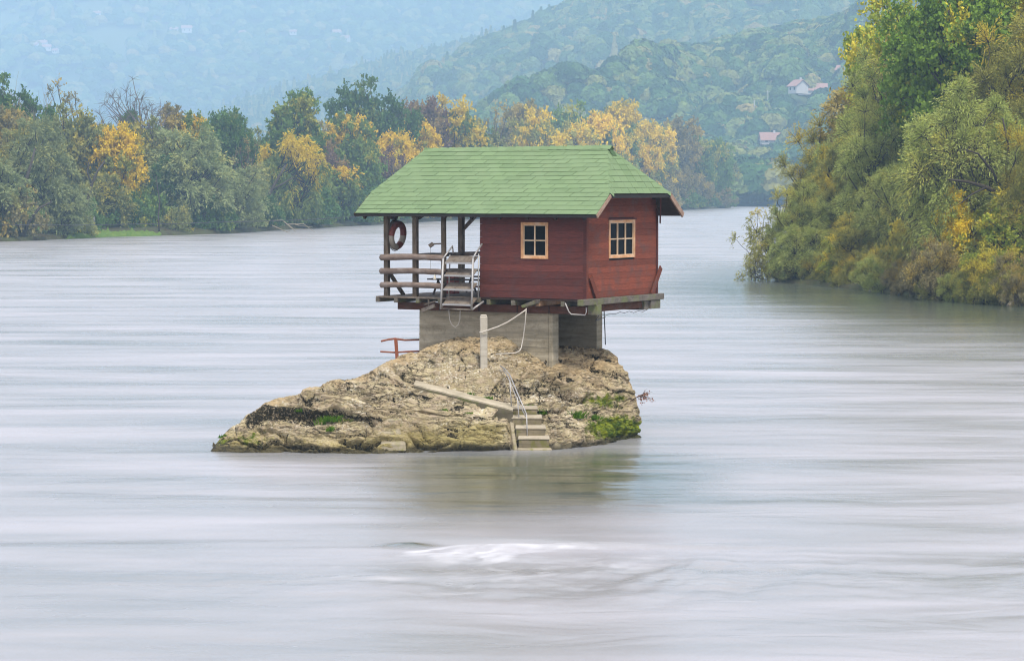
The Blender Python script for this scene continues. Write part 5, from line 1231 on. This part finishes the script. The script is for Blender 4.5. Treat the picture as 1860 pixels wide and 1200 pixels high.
for u0 in (UL, ):
    for s_ in (1, -1):
        b = hb(); va = VE if s_ == 1 else VB; vb = vh if s_ == 1 else 2*VR-vh; b.bar((u0-.005, va, Z0-.05), (u0-.005, vb, zh-.05), .04, .09); b.build('rake_board', M_DARKB, roof)
b = hb(); b.box(UL, URt, VE-.018, VE+.012, Z0-.075, Z0-.012); b.build('fascia', M_BLACK, roof)
b = hb(); b.box(UL, URt, VB-.012, VB+.018, Z0-.075, Z0-.012); b.build('fascia', M_DARKB, roof)
b = hb(); b.box(URt-.03, URt+.012, vh, 2*VR-vh, zh-.10, zh-.02); b.build('fascia', M_BLACK, roof)
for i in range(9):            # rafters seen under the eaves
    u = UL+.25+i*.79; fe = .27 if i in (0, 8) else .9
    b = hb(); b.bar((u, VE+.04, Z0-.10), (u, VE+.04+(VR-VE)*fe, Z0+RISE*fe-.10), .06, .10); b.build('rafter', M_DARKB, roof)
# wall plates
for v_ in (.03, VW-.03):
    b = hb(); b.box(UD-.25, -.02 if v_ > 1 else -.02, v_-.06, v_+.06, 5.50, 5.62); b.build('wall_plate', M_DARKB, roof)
# ---- plank walls
def planks(name, mat, fn, a0, a1, z0, z1, top=None, hole=None, pitch=.165, seed=1):
    """fn(a, out, z): along-wall, outward, height"""
    r = random.Random(seed); m = MB(HF); z = z0
    while z < z1-.02:
        zt = min(z+pitch, z1); A, B = a0, a1
        if top: A, B = max(A, top(zt)[0]), min(B, top(zt)[1])
        if B-A < .1: break
        spans = [(A, B)]
        if hole and z < hole[3]-.01 and zt > hole[2]+.01: spans = [(A, hole[0]), (hole[1], B)]
        m.k = 0; zg_ = z-.006
        base = r.random(); off = r.uniform(0, .004)
        for (p, q) in spans:
            if q-p < .02: continue
            m.k = min(1, max(0, base+r.uniform(-.15, .15)))
            lo, hi = z+.0018, zt-.0018
            if hole and z < hole[2] < zt: pass
            m.hexa([fn(p, -.03, lo), fn(q, -.03, lo), fn(q, .0075+off, lo), fn(p, .0075+off, lo), fn(p, -.03, hi), fn(q, -.03, hi), fn(q, .005+off, hi), fn(p, .005+off, hi)])
        z += pitch
    return m
HOLE_F = (-1.80, -1.065, 4.41, 5.235); HOLE_S = (1.16, 2.525, 4.41, 5.30)
planks('wall', M_RED, lambda a, o, z: (a, -o, z), UW, -.0, 3.42, 5.56, hole=HOLE_F, seed=3).build('wall', M_RED, H)
ztop = lambda z: (max(0.0, (z-Z0+.09)/.7006+VE), min(VW, 2*VR-((z-Z0+.09)/.7006+VE)))
planks('wall', M_REDW, lambda a, o, z: (o, a, z), .0, VW, 3.44, 6.46, top=ztop, hole=HOLE_S, seed=9, pitch=.15).build('wall', M_REDW, H)
planks('wall', M_RED, lambda a, o, z: (a, VW+o, z), UW, 0, 3.42, 5.56, seed=5).build('wall', M_RED, H)
planks('wall', M_RED, lambda a, o, z: (UW-o, a, z), 0, VW, 3.42, 6.4, top=ztop, seed=6).build('wall', M_RED, H)
b = hb()
for (x0, x1, y0, y1) in ((UW+.04, -.04, .035, .05), (UW+.04, -.04, VW-.05, VW-.035), (UW+.035, UW+.05, .05, VW-.05)):
    b.box(x0, x1, y0, y1, 3.42, 5.5)
b2 = hb()
for w0, w1, axis in (((UW+.04, HOLE_F[0]), None, 0),): pass
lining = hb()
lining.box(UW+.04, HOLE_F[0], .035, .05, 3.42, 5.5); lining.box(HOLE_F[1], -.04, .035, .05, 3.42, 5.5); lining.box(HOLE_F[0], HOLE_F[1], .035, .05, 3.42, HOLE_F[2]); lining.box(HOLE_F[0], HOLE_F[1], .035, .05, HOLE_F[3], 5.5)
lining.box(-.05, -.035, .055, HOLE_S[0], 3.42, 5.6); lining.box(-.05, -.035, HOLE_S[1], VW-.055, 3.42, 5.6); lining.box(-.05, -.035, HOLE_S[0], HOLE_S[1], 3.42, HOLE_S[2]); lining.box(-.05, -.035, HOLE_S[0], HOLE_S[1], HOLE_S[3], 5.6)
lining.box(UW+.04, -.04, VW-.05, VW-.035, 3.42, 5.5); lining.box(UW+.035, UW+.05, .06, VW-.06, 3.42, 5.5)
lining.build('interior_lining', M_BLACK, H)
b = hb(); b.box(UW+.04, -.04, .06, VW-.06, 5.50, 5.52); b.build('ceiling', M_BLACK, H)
# corner boards and diagonal braces
b = hb(); b.box(-.065, .022, -.032, -.021, 3.42, 5.45); b.build('corner_board', M_RED, H)
b = hb(); b.box(.021, .034, -.032, .05, 3.42, 5.5); b.build('corner_board', M_REDW, H)
b = hb(); b.box(.012, .03, VW-.07, VW+.02, 3.42, 5.6); b.build('corner_board', M_RED, H)
def brace(pts, w_, mat=M_REDW):
    b = hb(); b.bar(pts[0], pts[1], .035, w_, up=(0, 0, 1)); return b.build('brace', mat, H, bevel=.004)
brace([(.06, .10, 3.98), (.075, .52, 3.34)], .15); brace([(.06, VW+.12, 4.10), (.075, VW-.42, 3.42)], .15); brace([(.30, VW-.38, 6.05), (.06, VW+.06, 5.25)], .14, M_RED)
# ---- windows
def window(u0, u1, z0, z1, nc, nr, fn, fr=.065):
    m = MB(HF)
    def bx(a0, a1, c0, c1, o0, o1): m.hexa([fn(a0, o1, c0), fn(a1, o1, c0), fn(a1, o0, c0), fn(a0, o0, c0), fn(a0, o1, c1), fn(a1, o1, c1), fn(a1, o0, c1), fn(a0, o0, c1)])
    m.k = .5; bx(u0, u0+fr, z0, z1, -.05, .03); bx(u1-fr, u1, z0, z1, -.05, .03); m.k = .9; bx(u0+fr, u1-fr, z0, z0+fr, -.05, .034); m.k = .7; bx(u0+fr, u1-fr, z1-fr, z1, -.05, .028)
    w_ = m.build('window', M_ORANGE, H, bevel=.004)
    m = MB(HF); m.k = .6
    def bx2(a0, a1, c0, c1, o0, o1): m.hexa([fn(a0, o1, c0), fn(a1, o1, c0), fn(a1, o0, c0), fn(a0, o0, c0), fn(a0, o1, c1), fn(a1, o1, c1), fn(a1, o0, c1), fn(a0, o0, c1)])
    A0, A1, C0_, C1 = u0+fr, u1-fr, z0+fr, z1-fr
    sb = .022
    bx2(A0, A0+sb, C0_, C1, -.035, .008); bx2(A1-sb, A1, C0_, C1, -.035, .008); bx2(A0+sb, A1-sb, C0_, C0_+sb, -.035, .008); bx2(A0+sb, A1-sb, C1-sb, C1, -.035, .008)
    for i in range(1, nc): x = A0+(A1-A0)*i/nc; bx2(x-.016, x+.016, C0_+sb, C1-sb, -.035, .011)
    for j in range(1, nr):
        zz = C0_+(C1-C0_)*j/nr
        for i in range(nc): bx2(A0+(A1-A0)*i/nc+.017, A0+(A1-A0)*(i+1)/nc-.017, zz-.015, zz+.015, -.035, .006)
    m.build('sash', M_PINE2, w_)
    m = MB(HF); bx3 = [fn(A0+.005, -.02, C0_+.005), fn(A1-.005, -.02, C0_+.005), fn(A1-.005, -.028, C0_+.005), fn(A0+.005, -.028, C0_+.005), fn(A0+.005, -.02, C1-.005), fn(A1-.005, -.02, C1-.005), fn(A1-.005, -.028, C1-.005), fn(A0+.005, -.028, C1-.005)]
    m.hexa(bx3); m.build('pane', M_GLASS, w_)
    return w_
M_PINE2 = wood('sun_bleached_sash', (.46, .33, .20), (.62, .48, .33), .7, (1, 1, .6), (.45, .36, .28), .5, 8)
window(-1.815, -1.05, 4.39, 5.285, 2, 2, lambda a, o, z: (a, -o, z))
window(1.145, 2.54, 4.39, 5.335, 3, 2, lambda a, o, z: (o, a, z))
b = hb(); b.box(.034, .05, 1.10, 2.60, 5.338, 5.375); b.build('window_drip_board', M_RED, H)
# ---- floor, joists, beams
b = hb(); b.box(UW-.02, .0, .0, VW, 3.37, 3.415); b.build('floor', M_DARKB, H)
for i in range(13):
    v = -.12 + i*.325; b = hb(); b.k = rnd.random(); b.box(UD-.16+rnd.uniform(-.03, .03), UW-.03, v, v+.31, 3.345, 3.385); b.build('deck_board', M_GREYW, H, bevel=.004)
for i, u in enumerate((-5.95, -5.40, -4.75, -4.1, -3.45, -2.75, -2.05, -1.35, -.65)):
    b = hb(); b.box(u-.05, u+.05, -.14 if i < 5 else -.02, VW+.05, 3.235, 3.343 if i < 5 else 3.36); b.build('joist', M_ORANGE if i == 7 else M_BEAMG, H, bevel=.005)
b = hb(); b.box(.0, .13, -.46, VW+.17, 3.285, 3.435); b.build('sill_beam', M_BEAMG, H, bevel=.008)
b = hb(); b.box(UW-.1, UW+.02, -.10, .02, 3.29, 3.40); b.build('sill_beam', M_BEAMG, H, bevel=.005)
for v, u0, u1, mt in ((.30, -5.62, -.02, M_BEAM), (3.05, -5.55, -.02, M_BEAM)):
    b = hb(); b.box(u0, u1, v, v+.16, 3.04, 3.232); b.build('main_beam', mt, H, bevel=.006)
    b = hb(); b.box(-.10 if v < 1 else -.12, .16 if v < 1 else .05, v-.03, v+.20, 3.03 if v < 1 else 3.05, 3.283); b.build('beam_end', M_BEAMG, H, bevel=.01)
b = hb(); b.box(-.06, -.01, .53, 3.0, 3.10, 3.28); b.build('rim_joist', M_BEAM, H)
b = hb(); b.box(-.02, .1, 3.28, VW+.02, 3.06, 3.28); b.build('beam_end', M_BEAMG, H, bevel=.01)
# plank joints on the front beam are covered by short battens
for u in (-4.35, -3.2, -2.1, -1.2):
    b = hb(); b.box(u-.012, u+.012, .285, .299, 3.045, 3.228); b.build('batten', M_DARKB, H)
# mossy little board sticking out over the front beam
b = hb(); b.hexa([(-1.62, -.30, 3.19), (-1.28, -.30, 3.29), (-1.28, -.02, 3.30), (-1.62, -.02, 3.20), (-1.66, -.30, 3.25), (-1.26, -.30, 3.40), (-1.26, -.02, 3.40), (-1.66, -.02, 3.26)]); b.build('projecting_board', M_BEAMG, H, bevel=.01)
# ---- veranda posts and rails
def vpost(u, v, z0=3.385, z1=5.50, r=.07, rnd_=False):
    b = hb()
    if rnd_: b.tube([(u, v, z0), (u+.01, v, (z0+z1)/2), (u, v, z1)], [r*1.08, r, r*.98], 10, wob=.05)
    else: b.box(u-r, u+r, v-r, v+r, z0, z1)
    return b.build('post', M_POSTW, H, bevel=0 if rnd_ else .008, smooth=rnd_)
vpost(-5.79, .07, r=.062); vpost(-4.93, .07, r=.062); vpost(-4.10, .07, r=.068, rnd_=True)
vpost(-5.79, VW-.07); vpost(-3.12, VW-.05, r=.05)
b = hb(); b.bar((-5.20, VW-.07, 5.52), (-5.74, VW-.07, 5.02), .06, .09); b.build('brace', M_POSTW, H)
b = hb(); b.bar((-5.78, .12, 4.02), (-5.74, .78, 3.38), .06, .09); b.build('brace', M_POSTW, H)
b = hb(); b.bar((-5.79, .15, 5.02), (-5.79, .62, 5.50), .06, .09); b.build('brace', M_POSTW, H)
b = hb(); b.bar((-4.86, .07, 5.36), (-4.62, .07, 5.50), .08, .09); b.build('brace', M_DARKB, H)
def log(pts, r, seed):
    b = hb(); n = 11; P = []; Rr = []; rr_ = random.Random(seed)
    for i in range(n):
        t = i/(n-1); P.append(tuple(pts[0][k]+(pts[1][k]-pts[0][k])*t + (math.sin(t*math.pi)*.02 if k == 2 else 0)+rr_.uniform(-.006, .006) for k in range(3))); Rr.append(r*(1+.05*math.sin(t*7+seed)))
    d = (Vector(pts[0])-Vector(pts[1])).normalized()*.03
    P = [tuple(Vector(P[0])+d)]+P; Rr = [r*.62]+Rr
    b.k = rr_.random(); b.tube(P, Rr, 12, wob=.06, seed=seed); return b.build('rail', M_LOG, H, smooth=True)
for i, z in enumerate((4.365, 4.015, 3.665)): log([(-5.90, -.035, z), (-4.02, -.035, z+.005)], .078-.004*i, i)
log([(-5.80, .1, 4.36), (-5.80, 3.7, 4.36)], .05, 7); log([(-5.85, VW-.02, 4.37), (-3.0, VW-.02, 4.37)], .055, 8)
# small details on the deck posts
b = hb(); b.bar((-4.16, .05, 4.73), (-4.33, -.05, 4.72), .05, .035); b.bar((-4.33, -.05, 4.73), (-4.42, -.09, 4.66), .09, .06, up=(0, 1, 0)); b.tube([(-4.39, -.08, 4.63), (-4.39, -.08, 4.02)], .004, 4)
hk = b.build('tap_bracket', M_GREYW, origin=HF(-4.16, .05, 4.7)); tag(hk, 'small grey bracket with a dangling string on the thick deck post', 'bracket')
# ---- under-floor pipes and cables (part of the house)
M_PIPE = flat('pale_pipe', (.45, .43, .41), .5); M_CABLE = flat('black_cable', (.04, .04, .045), .6)
b = hb(); b.tube([(-.55, -.05, 3.32), (-.54, .1, 3.12), (-.48, .12, 3.05), (-.10, .13, 3.04), (-.06, .12, 3.12), (-.05, .1, 3.22)], .016, 6); b.build('pipe', M_PIPE, H, smooth=True)
b = hb(); b.tube([(.12, .3, 3.1), (.16, .34, 3.02), (.07, .36, 2.9), (.0, 1.0, 2.95)], .01, 5); b.build('cable', M_CABLE, H)
b = hb(); b.tube([(-1.15, 3.10, 3.03), (-1.16, 3.13, 2.85), (-1.14, 3.13, 2.5), (-1.13, 3.14, 2.12)], .014, 5); b.build('cable', M_CABLE, H)
P_ = [(.11, .55+.25*i, 3.05-.035*(i % 2)-.01*math.sin(i)) for i in range(11)]; b = hb(); b.tube(P_, .008, 5); b.build('cable', M_CABLE, H)

# ================================================================== CONCRETE BASE
CB = thing('concrete_foundation', 'board-marked concrete base of two parallel walls carrying the house on the rock', 'foundation', HF(-3, 1.5, 1.9), -TH)
b = hb(); b.hexa([(-5.08, .45, 1.3), (-1.30, .45, 1.3), (-1.30, .75, 1.3), (-5.08, .75, 1.3), (-5.06, .45, 3.038), (-1.30, .45, 3.038), (-1.30, .75, 3.038), (-5.06, .75, 3.038)]); b.build('wall', M_CONC, CB, bevel=.012)
b = hb(); b.box(-1.298, -1.18, .438, .76, 1.3, 3.036); b.build('pillar', M_CONC, CB, bevel=.014)
b = hb(); b.box(-5.0, -1.2, 2.81, 3.11, 1.2, 3.038); b.build('wall', M_CONC, CB, bevel=.014)
b = hb(); b.box(-5.05, -4.75, .75, 2.81, 1.2, 3.03); b.build('wall', M_CONC, CB)
for z in (2.2, 2.42, 2.63, 2.84):
    b = hb(); b.box(-5.07, -1.30, .441, .449, z-.006, z+.006); b.build('form_line', M_CONC, CB)

# ================================================================== FOLDING STAIR
FS = thing('folding_stair', 'grey metal folding stair with four worn treads hooked to the deck opening', 'stairs', HF(-3.36, -.4, 3.1), -TH)
UA, UB = -3.80, -2.915
for i, z in enumerate((3.25, 3.62, 3.965, 4.28)):
    o_ = .012*i; vf, vb2 = -.50+o_*2, -.24+o_
    b = hb(); b.k = rnd.random(); b.hexa([(UA+.02+o_, vf, z-.03), (UB-.02, vf, z-.03), (UB-.02, vb2, z+.13), (UA+.02+o_, vb2, z+.13), (UA+.02+o_, vf, z), (UB-.02, vf, z), (UB-.02, vb2, z+.16), (UA+.02+o_, vb2, z+.16)])
    t = b.build('tread', M_GREYT if 'M_GREYT' in globals() else M_GREYW, FS)
    b = hb(); b.bar((UA+.02+o_, vf-.013, z-.012), (UB-.02, vf-.013, z-.012), .022, .045); b.build('tread_edge', M_GALV, t)
def rod(name, pts, r=.022, mat=None): b = hb(); b.tube(pts, r, 7, wob=.06); return b.build(name, mat or M_GALV, FS, smooth=True)
rod('stringer', [(UA-.015, -.53, 3.12), (UA+.0, -.51, 3.6), (UA+.03, -.48, 4.38)], .028)
rod('stringer', [(UB-.01, -.53, 3.12), (UB+.0, -.51, 3.6), (UB+.005, -.48, 4.40)], .028)
rod('stringer', [(UA+.03, -.22, 3.40), (UA+.05, -.2, 4.46)], .018); rod('stringer', [(UB+.0, -.22, 3.36), (UB-.0, -.2, 4.5)], .018)
rod('handrail', [(UA+.03, -.48, 4.38), (UA+.06, -.42, 4.46), (UA+.13, -.2, 4.68), (UA+.14, -.19, 4.5)]); rod('handrail', [(UB+.005, -.48, 4.40), (UB+.01, -.35, 4.52), (UB+.03, -.08, 4.74)])
rod('crossbar', [(UA, -.5, 3.13), (UB, -.5, 3.12)], .024, M_GREYW); rod('crossbar', [(UB-.0, -.52, 3.13), (UB+.14, -.2, 3.32)], .026); rod('crossbar', [(UA-.02, -.52, 3.16), (UA+.1, -.25, 3.35)], .018)
b = hb(); b.tube([(-3.72, -.30, 3.12), (-3.71, -.28, 2.85), (-3.66, -.25, 2.72), (-3.58, -.22, 2.66), (-3.50, -.2, 2.74), (-3.46, -.2, 2.88), (-3.45, -.2, 3.08)], .013, 6)
tag(b.build('rope_loop', M_HOSE, origin=HF(-3.6, -.25, 2.7), smooth=True), 'thin rope loop dangling under the folding stair', 'rope')
b = hb(); b.bar((-4.62, -.12, 3.05), (-4.22, -.18, 3.18), .06, .09); b.bar((-4.42, -.13, 3.12), (-4.42, -.13, 3.33), .03, .03); b.bar((-4.55, -.1, 3.2), (-4.2, -.12, 3.30), .05, .04)
tag(b.build('hinge_bracket', M_GREYW, origin=HF(-4.42, -.12, 3.1)), 'weathered hinge bracket hanging under the deck edge left of the folding stair', 'bracket')

# ================================================================== LIFE RING
M_RRED = flat('faded_red_foam', (.16, .04, .03), .8, var=.35); M_RWHT = flat('dirty_white_foam', (.33, .29, .24), .8, var=.25); M_ROPED = flat('dark_rope', (.05, .04, .04), .9)
LC = Vector((-5.70, .42, 4.915)); LR = thing('life_ring', 'faded red and white life ring hanging from the left deck post', 'life ring', HF(-5.7, .42, 4.55), -TH)
def ringseg(a0, a1, mat, name, par=None, R0=.285, r0=.083, nn=10):
    b = hb(); b.tube([(LC.x+.04*math.sin(a), LC.y+math.cos(a)*R0, LC.z+math.sin(a)*R0*1.02) for a in [a0+(a1-a0)*i/nn for i in range(nn+1)]], r0, 14); return b.build(name, mat, par or LR, smooth=True)
for k in range(8):
    a = math.pi/8+k*math.pi/4; ringseg(a-math.pi/8, a+math.pi/8, (M_RRED, M_RRED, M_RRED, M_RRED, M_RWHT, M_RWHT, M_RRED, M_RWHT)[k], 'ring_segment')
b = hb(); b.tube([(LC.x-.07, LC.y+math.cos(a)*.38, LC.z+math.sin(a)*.39) for a in [i*math.pi/10 for i in range(21)]], .01, 5); b.build('grab_line', M_ROPED, LR)
b = hb(); b.tube([(LC.x, LC.y+.0, LC.z+.3), (-5.75, .1, 5.46)], .018, 6); b.tube([(LC.x, LC.y+.15, LC.z+.3), (LC.x-.03, LC.y-.1, LC.z+.42), (-5.7, .2, 5.4)], .03, 6, wob=.5); b.build('hanging_rope', M_ROPED, LR)

# ================================================================== DECK FURNITURE
M_TABLE = wood('dark_table_wood', (.06, .045, .035), (.13, .10, .08), .85, (.4, 1, 1)); M_REDBOX = flat('dull_red_boards', (.20, .04, .03), .8)
T = thing('picnic_table', 'dark wooden table with red plank legs on the deck behind the log rails', 'table', HF(-4.6, 2.2, 3.385), -TH)
b = hb()
for i in range(4): b.box(-5.3, -3.5, 1.78+i*.19, 1.96+i*.19, 3.99, 4.025)
b.build('table_top', M_TABLE, T)
for u in (-5.1, -3.75):
    b = hb(); b.box(u-.13, u+.13, 2.0, 2.04, 3.386, 3.99); b.build('leg', M_REDBOX, T); b = hb(); b.box(u-.10, u+.10, 2.28, 2.32, 3.386, 3.99); b.build('leg', M_REDBOX, T)
b = hb(); b.box(-4.97, -3.88, 2.14, 2.17, 3.55, 3.60); b.build('stretcher', M_REDBOX, T)
def bench(v, z, lab, u0=-5.3, u1=-3.4):
    t = thing('bench', lab, 'bench', HF((u0+u1)/2, v, 3.385), -TH)
    b = hb(); b.box(u0, u1, v-.14, v+.14, z-.035, z); b.build('seat', M_TABLE, t)
    for u in (u0+.25, u1-.25):
        b = hb(); b.bar((u-.1, v-.08, 3.386), (u+.02, v-.02, z-.035), .04, .05); b.build('leg', M_TABLE, t); b = hb(); b.bar((u+.1, v+.08, 3.386), (u-.02, v+.02, z-.035), .04, .05); b.build('leg', M_TABLE, t)
bench(1.35, 3.80, 'low dark bench in front of the deck table'); bench(3.0, 3.82, 'low dark bench behind the deck table')
ch = thing('folding_chair', 'dark thin-framed chair at the right end of the deck table', 'chair', HF(-3.4, 1.2, 3.385), -TH)
b = hb(); b.box(-3.62, -3.2, 1.0, 1.4, 3.80, 3.83); b.build('seat', M_BLACK, ch)
b = hb(); b.hexa([(-3.6, 1.40, 3.86), (-3.22, 1.40, 3.86), (-3.22, 1.42, 3.86), (-3.6, 1.42, 3.86), (-3.6, 1.44, 4.12), (-3.22, 1.44, 4.12), (-3.22, 1.46, 4.12), (-3.6, 1.46, 4.12)]); b.build('backrest', M_BLACK, ch)
for u in (-3.6, -3.22):
    for v in (1.02, 1.4): b = hb(); b.bar((u, v, 3.386), (u, v, 3.82 if v < 1.2 else 4.14), .022, .022); b.build('leg', M_BLACK, ch)
b = hb(); b.box(-3.55, -3.1, 2.2, 2.5, 4.03, 4.09); tag(b.build('blue_cloth', flat('dark_blue_cloth', (.02, .03, .10), .9), origin=HF(-3.3, 2.3, 4.03)), 'folded dark blue cloth on the right end of the deck table', 'cloth')
b = hb(); b.tube([(-4.28, -.06, 3.99), (-4.28, -.06, 3.93), (-4.28, -.06, 3.85), (-4.28, -.06, 3.83)], [.02, .022, .045, .02], 10); lamp = b.build('light_bulb', flat('frosted_glass', (.8, .74, .6), .3), origin=HF(-4.28, -.06, 3.83), smooth=True); tag(lamp, 'small round bulb hanging beside the log rails', 'bulb')

# ------------------------------------------------------------------ cable over the river on the left
M_STEEL = flat('old_cable', (.05, .055, .06), .8, .0)
P_ = [at(px, 407.5 - max(0, (px-330))*.045 - 2.2*math.cos((px-80)/150.0)*0 + (1.5*math.sin(px/70.0)), 250-px*.02) for px in range(-80, 700, 12)]
m = MB(); m.tube(P_, .035, 5); 
tag(m.build('river_cable', M_STEEL, origin=P_[0]), 'long dark cable stretched low across the river in front of the left bank', 'cable')
# driftwood branches in the water's edge below the leaning willow
m = MB(); r9 = random.Random(4)
for k in range(5):
    a = at(500+r9.uniform(-20, 50), 404+r9.uniform(-4, 6), 345); m.tube([a, (a[0]+r9.uniform(.5, 2.5), a[1]-r9.uniform(0, 1), a[2]-r9.uniform(-.2, 1.2)), (a[0]+r9.uniform(2, 5), a[1]-1, a[2]-r9.uniform(.2, 1.6))], [.08, .05, .02], 5)
tag(m.build('driftwood', M_BARKP, origin=at(510, 415, 345)), 'tangle of pale bare branches at the foot of the leaning willow', 'branch')
